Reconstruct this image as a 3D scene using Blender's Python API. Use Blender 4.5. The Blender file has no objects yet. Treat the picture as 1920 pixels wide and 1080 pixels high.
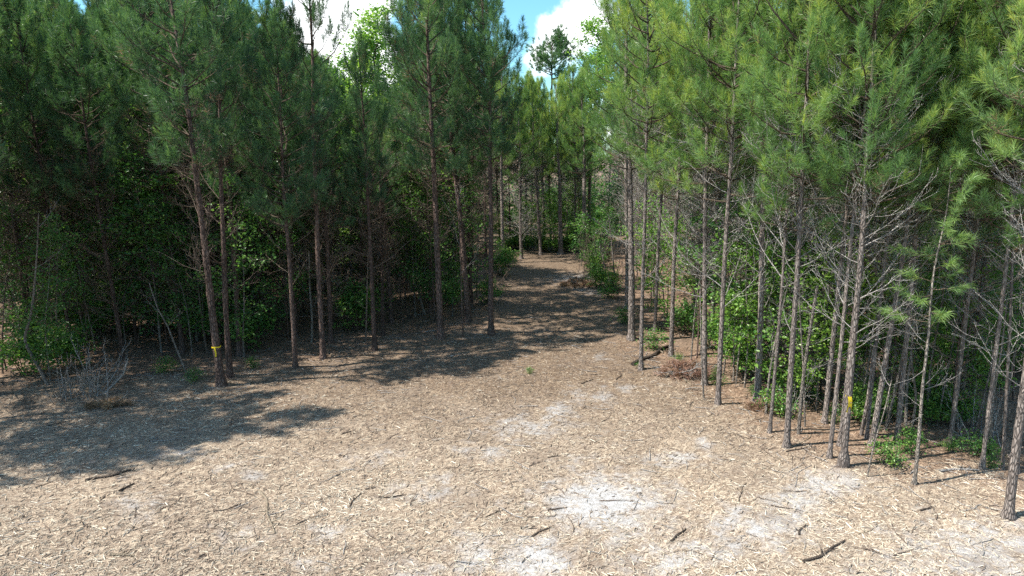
import bpy, math, random
import numpy as np
from mathutils import Vector, Quaternion

PI = math.pi
rng = np.random.default_rng(7)
random.seed(7)
S = bpy.context.scene
COL = S.collection

# ------------------------------------------------------------------ camera
FPX = 1297.0                       # focal length in photo pixels (1920 wide)
PITCH = math.radians(11.0)
CAM_H = 6.5
cam_d = bpy.data.cameras.new('camera')
cam = bpy.data.objects.new('camera', cam_d)
COL.objects.link(cam)
cam.location = (0, 0, CAM_H)
cam.rotation_euler = (PI / 2 - PITCH, 0, 0)
cam_d.sensor_width = 36.0
cam_d.lens = 36.0 * FPX / 1920.0
cam_d.clip_start = 0.1
cam_d.clip_end = 4000
S.camera = cam

# ------------------------------------------------------------------ sun, sky, exposure
SUN_EL = math.radians(56)
SUN_VEC = Vector((-math.cos(math.radians(15)) * math.cos(SUN_EL), -math.sin(math.radians(15)) * math.cos(SUN_EL), math.sin(SUN_EL)))
sl = bpy.data.lights.new('sun', 'SUN')
sl.energy = 5.0
sl.angle = math.radians(0.55)
sl.color = (1.0, 0.95, 0.87)
sun = bpy.data.objects.new('sun', sl)
COL.objects.link(sun)
sun.location = (-30, -10, 60)
sun.rotation_mode = 'QUATERNION'
sun.rotation_quaternion = SUN_VEC.to_track_quat('Z', 'Y')

S.view_settings.view_transform = 'Standard'
S.view_settings.look = 'None'
S.view_settings.gamma = 1.0
S.view_settings.exposure = 1.12
S.render.engine = 'CYCLES'
S.cycles.use_denoising = False
S.cycles.sample_clamp_indirect = 4.0
S.cycles.sample_clamp_direct = 12.0
S.cycles.max_bounces = 6
S.cycles.diffuse_bounces = 4
S.cycles.glossy_bounces = 1
S.cycles.transmission_bounces = 4
S.cycles.caustics_reflective = False
S.cycles.caustics_refractive = False


class NT:
    """small helper round a node tree"""
    def __init__(self, tree):
        self.t = tree
        self.t.nodes.clear()

    def n(self, kind, **kw):
        nd = self.t.nodes.new(kind)
        for k, v in kw.items():
            setattr(nd, k, v)
        return nd

    def l(self, a, b):
        self.t.links.new(a, b)

    def math(self, op, a, b=None, clamp=False):
        m = self.n('ShaderNodeMath', operation=op, use_clamp=clamp)
        for i, x in enumerate((a, b)):
            if x is None:
                continue
            if isinstance(x, (int, float)):
                m.inputs[i].default_value = x
            else:
                self.l(x, m.inputs[i])
        return m.outputs[0]

    def mix(self, f, a, b, blend='MIX'):
        m = self.n('ShaderNodeMix', data_type='RGBA', blend_type=blend)
        for sock, x in ((m.inputs[0], f), (m.inputs[6], a), (m.inputs[7], b)):
            if isinstance(x, (int, float)):
                sock.default_value = x
            elif isinstance(x, tuple):
                sock.default_value = x + (1.0,) if len(x) == 3 else x
            else:
                self.l(x, sock)
        return m.outputs[2]

    def ramp(self, f, stops):
        r = self.n('ShaderNodeValToRGB')
        e = r.color_ramp.elements
        e[0].position, e[0].color = stops[0][0], stops[0][1] + (1,)
        e[1].position, e[1].color = stops[-1][0], stops[-1][1] + (1,)
        for p, c in stops[1:-1]:
            x = e.new(p)
            x.color = c + (1,)
        self.l(f, r.inputs[0])
        return r.outputs[0]

    def noise(self, vec, scale, detail=3, rough=0.55, dist=0.0):
        x = self.n('ShaderNodeTexNoise')
        x.inputs['Scale'].default_value = scale
        x.inputs['Detail'].default_value = detail
        x.inputs['Roughness'].default_value = rough
        x.inputs['Distortion'].default_value = dist
        if vec is not None:
            self.l(vec, x.inputs['Vector'])
        return x.outputs['Fac']

    def maprange(self, f, a, b, c=0.0, d=1.0, smooth=True):
        m = self.n('ShaderNodeMapRange')
        m.interpolation_type = 'SMOOTHSTEP' if smooth else 'LINEAR'
        self.l(f, m.inputs[0])
        for i, v in enumerate((a, b, c, d)):
            m.inputs[i + 1].default_value = v
        return m.outputs[0]


def px_dir(u, v):
    r, up = (u - 960) / FPX, (540 - v) / FPX
    c, s = math.cos(PITCH), math.sin(PITCH)
    return Vector((r, c + up * s, -s + up * c))


w = bpy.data.worlds.new('World')
S.world = w
w.use_nodes = True
N = NT(w.node_tree)
out = N.n('ShaderNodeOutputWorld')
bg = N.n('ShaderNodeBackground')
bg.inputs['Strength'].default_value = 0.075
sky = N.n('ShaderNodeTexSky')
sky.sky_type = 'NISHITA'
sky.sun_disc = False
sky.sun_elevation = SUN_EL
sky.sun_rotation = math.atan2(SUN_VEC.x, SUN_VEC.y)
sky.air_density = 1.2
sky.dust_density = 0.3
sky.ozone_density = 2.5
tc = N.n('ShaderNodeTexCoord')
nz = N.noise(tc.outputs['Generated'], 7.0, 7, 0.58, 0.3)
cloud = N.math('MULTIPLY', nz, 1.0)
for (u, v, r0, amt) in ((610, 60, 0.17, 0.26), (1090, 55, 0.08, 0.21), (880, 40, 0.12, -0.24), (1000, 120, 0.04, 0.12), (100, 60, 0.25, 0.1)):
    d = px_dir(u, v).normalized()
    dist = N.n('ShaderNodeVectorMath', operation='DISTANCE')
    N.l(tc.outputs['Generated'], dist.inputs[0])
    dist.inputs[1].default_value = d
    cloud = N.math('ADD', cloud, N.maprange(dist.outputs['Value'], 0.0, r0, amt, 0.0))
cm = N.maprange(cloud, 0.52, 0.66)
skyc = N.mix(1.0, sky.outputs[0], (0.80, 1.28, 1.42), 'MULTIPLY')
col = N.mix(cm, skyc, (11.5, 11.8, 12.0))
N.l(col, bg.inputs['Color'])
N.l(bg.outputs[0], out.inputs['Surface'])


# ------------------------------------------------------------------ materials
def mat(name):
    m = bpy.data.materials.new(name)
    m.use_nodes = True
    return m, NT(m.node_tree)


def attr(N, name):
    a = N.n('ShaderNodeAttribute')
    a.attribute_name = name
    return a


def leafy(name, stops, trans=0.4, rough=0.5, huevar=0.25, dead=None):
    """two-sided leaf: diffuse + gloss on the front, light coming through from behind"""
    m, N = mat(name)
    o = N.n('ShaderNodeOutputMaterial')
    t = attr(N, 'tone')
    c = N.ramp(t.outputs['Fac'], stops)
    oi = N.n('ShaderNodeObjectInfo')
    k = N.maprange(oi.outputs['Random'], 0, 1, 1 - huevar, 1 + huevar, False)
    hs = N.n('ShaderNodeHueSaturation')
    N.l(c, hs.inputs['Color'])
    N.l(k, hs.inputs['Value'])
    hv = N.maprange(oi.outputs['Random'], 0, 1, 0.515, 0.485, False)
    N.l(hv, hs.inputs['Hue'])
    p = N.n('ShaderNodeBsdfPrincipled')
    N.l(hs.outputs[0], p.inputs['Base Color'])
    p.inputs['Roughness'].default_value = rough
    p.inputs['Specular IOR Level'].default_value = 0.35
    tr = N.n('ShaderNodeBsdfTranslucent')
    tcol = N.mix(1.0, hs.outputs[0], (1.2, 1.3, 0.7), 'MULTIPLY')
    N.l(tcol, tr.inputs['Color'])
    mx = N.n('ShaderNodeMixShader')
    mx.inputs[0].default_value = trans
    N.l(p.outputs[0], mx.inputs[1])
    N.l(tr.outputs[0], mx.inputs[2])
    N.l(mx.outputs[0], o.inputs['Surface'])
    return m


M = {}
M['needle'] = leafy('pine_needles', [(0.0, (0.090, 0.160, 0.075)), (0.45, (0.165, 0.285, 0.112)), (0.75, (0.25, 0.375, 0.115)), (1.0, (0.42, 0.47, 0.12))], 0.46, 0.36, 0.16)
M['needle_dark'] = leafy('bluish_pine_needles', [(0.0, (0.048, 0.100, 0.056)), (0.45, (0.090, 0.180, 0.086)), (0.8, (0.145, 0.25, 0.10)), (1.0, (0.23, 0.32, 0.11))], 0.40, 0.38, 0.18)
M['leaf'] = leafy('broad_leaves', [(0.0, (0.040, 0.100, 0.034)), (0.5, (0.09, 0.21, 0.050)), (1.0, (0.25, 0.40, 0.075))], 0.45, 0.36, 0.2)
M['dry_needle'] = leafy('dry_red_needles', [(0.0, (0.13, 0.075, 0.05)), (0.5, (0.27, 0.165, 0.11)), (1.0, (0.44, 0.33, 0.24))], 0.2, 0.7, 0.1)


def bark(name, dark, mid, light, scale=1.0):
    m, N = mat(name)
    o = N.n('ShaderNodeOutputMaterial')
    p = N.n('ShaderNodeBsdfPrincipled')
    tc = N.n('ShaderNodeTexCoord')
    mp = N.n('ShaderNodeMapping')
    mp.inputs['Scale'].default_value = (22 * scale, 22 * scale, 6.0 * scale)
    N.l(tc.outputs['Object'], mp.inputs['Vector'])
    vo = N.n('ShaderNodeTexVoronoi', feature='DISTANCE_TO_EDGE')
    vo.inputs['Scale'].default_value = 1.0
    N.l(mp.outputs[0], vo.inputs['Vector'])
    crack = N.maprange(vo.outputs['Distance'], 0.0, 0.22)
    n1 = N.noise(tc.outputs['Object'], 3.2, 5, 0.65)
    n2 = N.noise(mp.outputs[0], 2.3, 4, 0.7)
    c = N.ramp(N.math('ADD', N.math('MULTIPLY', n1, 0.55), N.math('MULTIPLY', n2, 0.45)), [(0.3, dark), (0.5, mid), (0.68, light)])
    c = N.mix(N.math('MULTIPLY', N.math('SUBTRACT', 1.0, crack), 0.75), c, tuple(0.35 * x for x in dark))
    oi = N.n('ShaderNodeObjectInfo')
    hs = N.n('ShaderNodeHueSaturation')
    N.l(c, hs.inputs['Color'])
    N.l(N.maprange(oi.outputs['Random'], 0, 1, 0.8, 1.2, False), hs.inputs['Value'])
    N.l(hs.outputs[0], p.inputs['Base Color'])
    p.inputs['Roughness'].default_value = 0.9
    p.inputs['Specular IOR Level'].default_value = 0.2
    b = N.n('ShaderNodeBump')
    b.inputs['Strength'].default_value = 0.9
    b.inputs['Distance'].default_value = 0.02
    N.l(N.math('ADD', crack, N.math('MULTIPLY', n2, 0.5)), b.inputs['Height'])
    N.l(b.outputs[0], p.inputs['Normal'])
    N.l(p.outputs[0], o.inputs['Surface'])
    return m


M['bark'] = bark('grey_pine_bark', (0.15, 0.12, 0.105), (0.29, 0.24, 0.21), (0.44, 0.39, 0.35))
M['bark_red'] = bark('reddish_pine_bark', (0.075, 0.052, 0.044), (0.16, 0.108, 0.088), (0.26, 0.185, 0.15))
M['bark_pale'] = bark('pale_sapling_bark', (0.16, 0.135, 0.115), (0.29, 0.25, 0.21), (0.42, 0.37, 0.32), 1.6)
M['deadwood'] = bark('weathered_grey_deadwood', (0.33, 0.30, 0.275), (0.48, 0.445, 0.41), (0.62, 0.58, 0.54), 2.0)
M['deadwood_brown'] = bark('brown_dead_twigs', (0.14, 0.10, 0.078), (0.27, 0.205, 0.16), (0.38, 0.30, 0.24), 2.0)
M['twig'] = bark('live_twigs', (0.09, 0.065, 0.045), (0.16, 0.12, 0.085), (0.24, 0.19, 0.14), 2.0)
M['stick_dark'] = bark('damp_dark_stick', (0.06, 0.045, 0.036), (0.125, 0.098, 0.078), (0.22, 0.175, 0.14), 2.5)
M['stick_pale'] = bark('split_pale_wood', (0.27, 0.21, 0.145), (0.42, 0.34, 0.245), (0.55, 0.46, 0.35), 2.5)

m, N = mat('yellow_ribbon_plastic')
o = N.n('ShaderNodeOutputMaterial')
p = N.n('ShaderNodeBsdfPrincipled')
tcn = N.n('ShaderNodeTexCoord')
N.l(N.ramp(N.noise(tcn.outputs['Object'], 9, 3), [(0.3, (0.62, 0.44, 0.012)), (0.7, (0.82, 0.62, 0.02))]), p.inputs['Base Color'])
p.inputs['Roughness'].default_value = 0.45
N.l(p.outputs[0], o.inputs['Surface'])
M['ribbon'] = m

m, N = mat('wood_chip')
o = N.n('ShaderNodeOutputMaterial')
p = N.n('ShaderNodeBsdfPrincipled')
t = attr(N, 'tone')
g = N.n('ShaderNodeNewGeometry')
fib = N.noise(g.outputs['Position'], 60, 2)
c = N.ramp(t.outputs['Fac'], [(0.0, (0.055, 0.038, 0.028)), (0.25, (0.16, 0.115, 0.082)), (0.55, (0.35, 0.275, 0.20)), (0.85, (0.51, 0.445, 0.335)), (1.0, (0.65, 0.585, 0.47))])
c = N.mix(N.maprange(fib, 0.35, 0.65, 0.0, 0.35), c, (0.20, 0.15, 0.11))
N.l(c, p.inputs['Base Color'])
p.inputs['Roughness'].default_value = 0.8
N.l(p.outputs[0], o.inputs['Surface'])
M['chip'] = m

# ground: shredded wood mulch, pale sand showing through, needle litter under the trees
m, N = mat('mulched_ground')
o = N.n('ShaderNodeOutputMaterial')
p = N.n('ShaderNodeBsdfPrincipled')
g = N.n('ShaderNodeNewGeometry')
pos = g.outputs['Position']
heights = None
shred = None
for i, (ang, sc) in enumerate(((0.35, 1.0), (1.35, 1.25), (2.4, 0.85))):
    wob = N.n('ShaderNodeVectorMath', operation='ADD')
    nn = N.n('ShaderNodeTexNoise')
    nn.inputs['Scale'].default_value = 2.2
    nn.inputs['Detail'].default_value = 2
    N.l(pos, nn.inputs['Vector'])
    sc_ = N.n('ShaderNodeVectorMath', operation='SCALE')
    sc_.inputs['Scale'].default_value = 0.35
    N.l(nn.outputs['Color'], sc_.inputs[0])
    N.l(pos, wob.inputs[0])
    N.l(sc_.outputs[0], wob.inputs[1])
    mp = N.n('ShaderNodeMapping')
    mp.inputs['Rotation'].default_value = (0, 0, ang)
    mp.inputs['Location'].default_value = (i * 3.7, i * 1.9, 0)
    N.l(wob.outputs[0], mp.inputs['Vector'])
    mp2 = N.n('ShaderNodeMapping')
    mp2.inputs['Scale'].default_value = (13 * sc, 52 * sc, 1)
    N.l(mp.outputs[0], mp2.inputs['Vector'])
    vo = N.n('ShaderNodeTexVoronoi', feature='F1')
    vo.inputs['Scale'].default_value = 1.0
    N.l(mp2.outputs[0], vo.inputs['Vector'])
    sp = N.n('ShaderNodeSeparateColor')
    N.l(vo.outputs['Color'], sp.inputs[0])
    if shred is None:
        shred = sp.outputs[0]
    else:
        sel = N.maprange(sp.outputs[1], 0.45, 0.55)
        mm = N.n('ShaderNodeMix', data_type='FLOAT')
        N.l(sel, mm.inputs[0])
        N.l(shred, mm.inputs[2])
        N.l(sp.outputs[0], mm.inputs[3])
        shred = mm.outputs[0]
big = N.noise(pos, 0.55, 5, 0.6)
med = N.noise(pos, 2.6, 5, 0.65)
fine = N.noise(pos, 34, 4, 0.7)
v = N.math('ADD', N.math('MULTIPLY', shred, 0.55), N.math('MULTIPLY', fine, 0.45))
mulch = N.ramp(v, [(0.12, (0.085, 0.06, 0.044)), (0.35, (0.20, 0.15, 0.11)), (0.6, (0.36, 0.285, 0.21)), (0.85, (0.53, 0.455, 0.34))])
mulch = N.mix(N.maprange(med, 0.4, 0.68, 0.0, 0.45), mulch, (0.17, 0.125, 0.09))
fr = attr(N, 'fresh')
mulch = N.mix(N.maprange(N.math('ADD', fr.outputs['Fac'], N.math('MULTIPLY', N.math('SUBTRACT', big, 0.5), 0.8)), 0.1, 0.9), N.mix(1.0, mulch, (0.60, 0.55, 0.51), 'MULTIPLY'), mulch)
# pale sand, in patches with ragged rims
sa = attr(N, 'sand')
sm = N.math('ADD', sa.outputs['Fac'], N.math('ADD', N.math('MULTIPLY', N.math('SUBTRACT', med, 0.5), 2.0), N.math('ADD', N.math('MULTIPLY', N.math('SUBTRACT', fine, 0.5), 0.55), N.math('MULTIPLY', N.math('SUBTRACT', shred, 0.5), 0.12))))
sm = N.maprange(sm, 0.12, 1.1)
sand = N.ramp(N.noise(pos, 11, 5, 0.65), [(0.3, (0.27, 0.268, 0.262)), (0.52, (0.40, 0.402, 0.402)), (0.7, (0.54, 0.542, 0.54))])
c = N.mix(N.math('MULTIPLY', sm, 0.82), mulch, sand)
# needle litter
la = attr(N, 'litter')
lm = N.maprange(N.math('ADD', la.outputs['Fac'], N.math('MULTIPLY', N.math('SUBTRACT', med, 0.5), 0.9)), 0.35, 0.75)
lit = N.ramp(v, [(0.12, (0.05, 0.032, 0.022)), (0.4, (0.15, 0.095, 0.064)), (0.65, (0.28, 0.19, 0.13)), (0.85, (0.40, 0.295, 0.21))])
c = N.mix(N.math('MULTIPLY', lm, 0.85), c, lit)
# dark scuffed soil
c = N.mix(N.maprange(big, 0.52, 0.70, 0.0, 0.55), c, (0.17, 0.13, 0.10))
N.l(c, p.inputs['Base Color'])
p.inputs['Roughness'].default_value = 0.92
p.inputs['Specular IOR Level'].default_value = 0.15
b = N.n('ShaderNodeBump')
b.inputs['Strength'].default_value = 0.8
b.inputs['Distance'].default_value = 0.05
hh = N.math('ADD', N.math('MULTIPLY', shred, 0.6), N.math('ADD', N.math('MULTIPLY', fine, 0.5), N.math('MULTIPLY', med, 0.8)))
N.l(hh, b.inputs['Height'])
N.l(b.outputs[0], p.inputs['Normal'])
N.l(p.outputs[0], o.inputs['Surface'])
M['ground'] = m


# ------------------------------------------------------------------ mesh helpers
class MB:
    def __init__(self):
        self.v, self.f, self.t, self.nv = [], [], [], 0

    def add(self, v, f, mi=0, tone=0.5):
        v = np.asarray(v, float).reshape(-1, 3)
        f = np.asarray(f, int)
        self.v.append(v)
        self.f.append((f + self.nv, mi))
        tt = np.asarray(tone, float)
        self.t.append(np.broadcast_to(tt, (len(v),)) if tt.ndim == 0 else tt)
        self.nv += len(v)

    def tube(self, pts, rad, sides=5, mi=0, tone=0.5, cap=False):
        pts = np.asarray(pts, float)
        rad = np.broadcast_to(np.asarray(rad, float), (len(pts),))
        d = np.gradient(pts, axis=0)
        d /= np.linalg.norm(d, axis=1)[:, None] + 1e-9
        ref = np.array([0.0, 0, 1]) if abs(d[:, 2]).mean() < 0.8 else np.array([0.0, 1, 0])
        a = np.cross(d, ref)
        a /= np.linalg.norm(a, axis=1)[:, None] + 1e-9
        b = np.cross(d, a)
        th = np.arange(sides) * 2 * PI / sides
        ring = a[:, None, :] * np.cos(th)[None, :, None] + b[:, None, :] * np.sin(th)[None, :, None]
        v = (pts[:, None, :] + ring * rad[:, None, None]).reshape(-1, 3)
        n = len(pts)
        i = np.arange(n - 1)[:, None] * sides
        j = np.arange(sides)[None, :]
        k = (j + 1) % sides
        f = np.stack([i + j, i + k, i + sides + k, i + sides + j], -1).reshape(-1, 4)
        self.add(v, f, mi, tone)
        if cap:
            for q in (0, n - 1):
                vv = np.vstack([v[q * sides:(q + 1) * sides], pts[q]])
                ff = [(s, (s + 1) % sides, sides) for s in range(sides)]
                self.add(vv, ff, mi, tone)

    def mesh(self, name, mats, smooth=True):
        me = bpy.data.meshes.new(name)
        V = np.vstack(self.v)
        me.vertices.add(len(V))
        me.vertices.foreach_set('co', V.astype(np.float32).ravel())
        loops = np.concatenate([f.ravel() for f, _ in self.f])
        tot = np.concatenate([np.full(len(f), f.shape[1]) for f, _ in self.f])
        mi = np.concatenate([np.full(len(f), x) for f, x in self.f])
        st = np.concatenate([[0], np.cumsum(tot)[:-1]])
        me.loops.add(len(loops))
        me.loops.foreach_set('vertex_index', loops.astype(np.int32))
        me.polygons.add(len(tot))
        me.polygons.foreach_set('loop_start', st.astype(np.int32))
        me.polygons.foreach_set('loop_total', tot.astype(np.int32))
        me.polygons.foreach_set('material_index', mi.astype(np.int32))
        me.polygons.foreach_set('use_smooth', np.full(len(tot), smooth))
        a = me.attributes.new('tone', 'FLOAT', 'POINT')
        a.data.foreach_set('value', np.concatenate(self.t).astype(np.float32))
        me.update(calc_edges=True)
        me.validate()
        for q in mats:
            me.materials.append(q)
        return me


def obj(name, me, parent=None):
    o = bpy.data.objects.new(name, me)
    COL.objects.link(o)
    if parent is not None:
        o.parent = parent
    return o


def tag(o, label=None, cat=None, group=None, kind=None):
    for k, v in (('label', label), ('category', cat), ('group', group), ('kind', kind)):
        if v:
            o[k] = v
    return o


def unit(v):
    v = np.asarray(v, float)
    return v / (np.linalg.norm(v) + 1e-9)


def needles(mb, tufts, n, L, wid, mi, R):
    """tufts: list of (pos, axis, shoot length, spread low, spread high, tone, size)"""
    T = len(tufts)
    P = np.array([t[0] for t in tufts])
    A = np.array([unit(t[1]) for t in tufts])
    sh = np.array([t[2] for t in tufts])
    lo = np.array([t[3] for t in tufts])
    hi = np.array([t[4] for t in tufts])
    tn = np.array([t[5] for t in tufts])
    sz = np.array([t[6] for t in tufts])
    rep = lambda x: np.repeat(x, n, axis=0)
    P, A, sh, lo, hi, tn, sz = map(rep, (P, A, sh, lo, hi, tn, sz))
    K = T * n
    s = R.random(K)
    th = lo + (hi - lo) * R.random(K)
    th = th * (1.15 - 0.55 * s)
    ph = R.random(K) * 2 * PI
    ref = np.where(np.abs(A[:, 2:3]) < 0.9, np.array([[0, 0, 1.0]]), np.array([[1.0, 0, 0]]))
    B = np.cross(A, ref)
    B /= np.linalg.norm(B, axis=1)[:, None]
    C = np.cross(A, B)
    perp = B * np.cos(ph)[:, None] + C * np.sin(ph)[:, None]
    D = A * np.cos(th)[:, None] + perp * np.sin(th)[:, None]
    base = P + A * (s * sh)[:, None]
    ln = L * sz * (0.7 + 0.5 * R.random(K))
    side = np.cross(D, R.normal(size=(K, 3)))
    side /= np.linalg.norm(side, axis=1)[:, None] + 1e-9
    tip = base + D * ln[:, None]
    tip[:, 2] -= 0.18 * ln * R.random(K)
    ww = wid * 0.5
    mid = base + D * (ln * 0.5)[:, None]
    V = np.stack([base - side * ww * 0.6, base + side * ww * 0.6, mid + side * ww, tip, mid - side * ww], 1).reshape(-1, 3)
    F = np.arange(K)[:, None] * 5 + np.arange(5)[None, :]
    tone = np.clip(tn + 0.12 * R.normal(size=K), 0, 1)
    mb.add(V, F, mi, np.repeat(tone, 5))


def branch_path(p0, az, el0, el1, L, R, n=6, wob=0.12):
    pts = [np.array(p0, float)]
    a = az
    for i in range(n - 1):
        e = el0 + (el1 - el0) * (i / (n - 1)) + R.normal() * wob
        a += R.normal() * wob
        st = L / (n - 1)
        pts.append(pts[-1] + st * np.array([math.cos(a) * math.cos(e), math.sin(a) * math.cos(e), math.sin(e)]))
    return np.array(pts)


def along(pts, t):
    x = t * (len(pts) - 1)
    i = min(int(x), len(pts) - 2)
    return pts[i] + (pts[i + 1] - pts[i]) * (x - i), unit(pts[i + 1] - pts[i])


# trunk centre line used by the trunk, the crown and the dead limbs of one variant
def trunk_axis(H, R, bend=0.10, n=22):
    z = np.linspace(-0.25, H, n)
    f = np.clip(z / H, 0, 1)
    px, py = R.random(2) * 6
    x = bend * (np.sin(f * 4.5 + px) - math.sin(px)) * f + 0.025 * np.sin(f * 17 + py) * f
    y = bend * (np.sin(f * 3.8 + py) - math.sin(py)) * f + 0.025 * np.cos(f * 15 + px) * f
    return np.stack([x, y, z], 1)


def trunk_mesh(name, ax, r0, H, m, R, sides=10, knob=False):
    mb = MB()
    n = 60
    t = np.linspace(0, 1, n)
    pts = np.stack([np.interp(t * (ax[-1, 2] - ax[0, 2]) + ax[0, 2], ax[:, 2], ax[:, i]) for i in range(3)], 1)
    z = pts[:, 2]
    r = r0 * (np.clip(1 - z / H, 0, 1) ** 0.75 * 0.93 + 0.07) + 0.75 * r0 * np.exp(-np.clip(z, 0, None) / 0.13)
    r *= 1 + 0.05 * R.normal(size=n)
    if knob:
        r += 0.55 * r0 * np.exp(-((z - 0.2) / 0.09) ** 2)
    mb.tube(pts, r, sides)
    # snapped limb stubs
    for i in range(26):
        zz = 0.6 + R.random() * H * 0.55
        c = np.array([np.interp(zz, z, pts[:, 0]), np.interp(zz, z, pts[:, 1]), zz])
        rr = np.interp(zz, z, r)
        a = R.random() * 2 * PI
        d = np.array([math.cos(a), math.sin(a), 0.5])
        mb.tube([c + d * rr * 0.7, c + d * (rr + 0.03 + 0.07 * R.random())], [rr * 0.16, rr * 0.1], 5)
    return mb.mesh(name, [m])


def crown_mesh(name, ax, H, zb, Rad, m, R, dens=1.0, ntuft=30, L=0.19, wid=0.011, sparse=0.0, bright=0.0):
    mb = MB()
    L = L * 1.12
    tufts = []
    z = zb
    while z < H - 0.15:
        f = (z - zb) / (H - zb)
        prof = (0.55 + 0.9 * f if f < 0.3 else 0.82 + 0.18 * math.cos((f - .3) * 4)) * (1 - f) ** 0.5 + 0.16
        nb = int(R.integers(3, 6))
        a0 = R.random() * 2 * PI
        for k in range(nb):
            if R.random() < sparse:
                continue
            az = a0 + k * 2 * PI / nb + R.normal() * 0.3
            Lb = Rad * prof * (0.65 + 0.55 * R.random())
            el0 = 0.15 + 0.75 * f + R.normal() * 0.12
            el1 = el0 + 0.45 + 0.3 * R.random()
            zz = z + R.normal() * 0.08
            c = [np.interp(zz, ax[:, 2], ax[:, 0]), np.interp(zz, ax[:, 2], ax[:, 1]), zz]
            pts = branch_path(c, az, el0, el1, Lb, R, 7, 0.1)
            r0 = 0.008 + 0.011 * Lb
            mb.tube(pts, np.linspace(r0, 0.004, len(pts)), 4, 1)
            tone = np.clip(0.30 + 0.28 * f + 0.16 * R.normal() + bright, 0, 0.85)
            ntip = max(3, int(dens * (2.0 + 5.0 * Lb)))
            for q in range(ntip):
                t = 0.38 + 0.62 * (q + R.random()) / ntip
                p, d = along(pts, min(t, 0.999))
                sgn = 1 if q % 2 else -1
                a2 = math.atan2(d[1], d[0]) + sgn * (0.5 + 0.6 * R.random())
                e2 = math.asin(np.clip(d[2], -1, 1)) + 0.15 + 0.35 * R.random()
                ls = (0.16 + 0.34 * R.random()) * (0.6 + Lb * 0.35)
                sp = branch_path(p, a2, e2, e2 + 0.4, ls, R, 3, 0.1)
                mb.tube(sp, [0.005, 0.004, 0.003], 3, 1)
                dd = sp[-1] - sp[-2]
                tufts.append((sp[1], dd, ls * 0.6, 0.4, 1.6, tone, 1.05))
                if R.random() < 0.75:
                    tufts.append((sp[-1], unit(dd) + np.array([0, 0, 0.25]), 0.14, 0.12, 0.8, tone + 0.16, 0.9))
            dd = pts[-1] - pts[-2]
            tufts.append((pts[-2], dd, Lb * 0.18, 0.35, 1.5, tone, 1.05))
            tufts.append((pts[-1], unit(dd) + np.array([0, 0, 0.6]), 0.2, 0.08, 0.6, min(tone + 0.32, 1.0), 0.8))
        z += (0.36 + 0.12 * R.random()) / (0.75 + 0.25 * dens)
    top = np.array([np.interp(H, ax[:, 2], ax[:, 0]), np.interp(H, ax[:, 2], ax[:, 1]), H])
    for q in range(5):
        a = q * 1.25
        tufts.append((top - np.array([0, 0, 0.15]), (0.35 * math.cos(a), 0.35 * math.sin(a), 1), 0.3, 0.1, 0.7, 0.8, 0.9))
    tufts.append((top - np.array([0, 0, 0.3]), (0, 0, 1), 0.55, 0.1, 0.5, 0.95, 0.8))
    dry = [t for t in tufts if t[5] < 0.45 and R.random() < 0.09]
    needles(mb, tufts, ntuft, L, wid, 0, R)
    if dry:
        needles(mb, [(t[0] - np.array([0, 0, 0.06]), t[1], t[2], 0.5, 1.5, 0.3 + 0.5 * R.random(), 0.9) for t in dry], ntuft // 2, L, wid, 2, R)
    return mb.mesh(name, [m, M['twig'], M['dry_needle']], smooth=False)


def dead_limb(mb, p0, az, el, L, R, r0=0.012, twigs=6, mi=0, rmin=0.0035):
    pts = branch_path(p0, az, el, el + 0.35 + 0.2 * R.normal(), L, R, 8, 0.075)
    mb.tube(pts, np.linspace(r0, rmin * 1.2, len(pts)), 5, mi)
    for q in range(twigs):
        t = 0.18 + 0.8 * (q + R.random() * 0.8) / twigs
        p, d = along(pts, min(t, 0.98))
        a2 = math.atan2(d[1], d[0]) + (1 if q % 2 else -1) * (0.45 + 0.6 * R.random())
        e2 = math.asin(np.clip(d[2], -1, 1)) * 0.7 + 0.4 * R.normal()
        l2 = L * (0.16 + 0.34 * R.random()) * (1.15 - 0.55 * t)
        p2 = branch_path(p, a2, e2, e2 + 0.35, l2, R, 5, 0.16)
        mb.tube(p2, np.linspace(r0 * 0.45, rmin, 5), 3, mi)
        for q2 in range(int(R.integers(1, 4))):
            p3, d3 = along(p2, 0.3 + 0.65 * R.random())
            a3 = math.atan2(d3[1], d3[0]) + R.choice([-1, 1]) * (0.5 + 0.5 * R.random())
            e3 = math.asin(np.clip(d3[2], -1, 1)) + 0.4 * R.normal()
            pp = branch_path(p3, a3, e3, e3 + 0.3, l2 * (0.3 + 0.4 * R.random()), R, 4, 0.15)
            mb.tube(pp, np.linspace(rmin * 1.1, rmin * 0.7, 4), 3, mi)


def dead_crown_mesh(name, ax, z0, z1, R, m, n=34, Lmax=1.5, tw=7):
    mb = MB()
    for i in range(n):
        zz = z0 + (z1 - z0) * (R.random() ** 0.7)
        c = [np.interp(zz, ax[:, 2], ax[:, 0]), np.interp(zz, ax[:, 2], ax[:, 1]), zz]
        dead_limb(mb, c, R.random() * 2 * PI, 0.42 + 0.28 * R.normal(), Lmax * (0.35 + 0.65 * R.random()), R, 0.011, tw, 0, 0.0042)
    return mb.mesh(name, [m])


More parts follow.
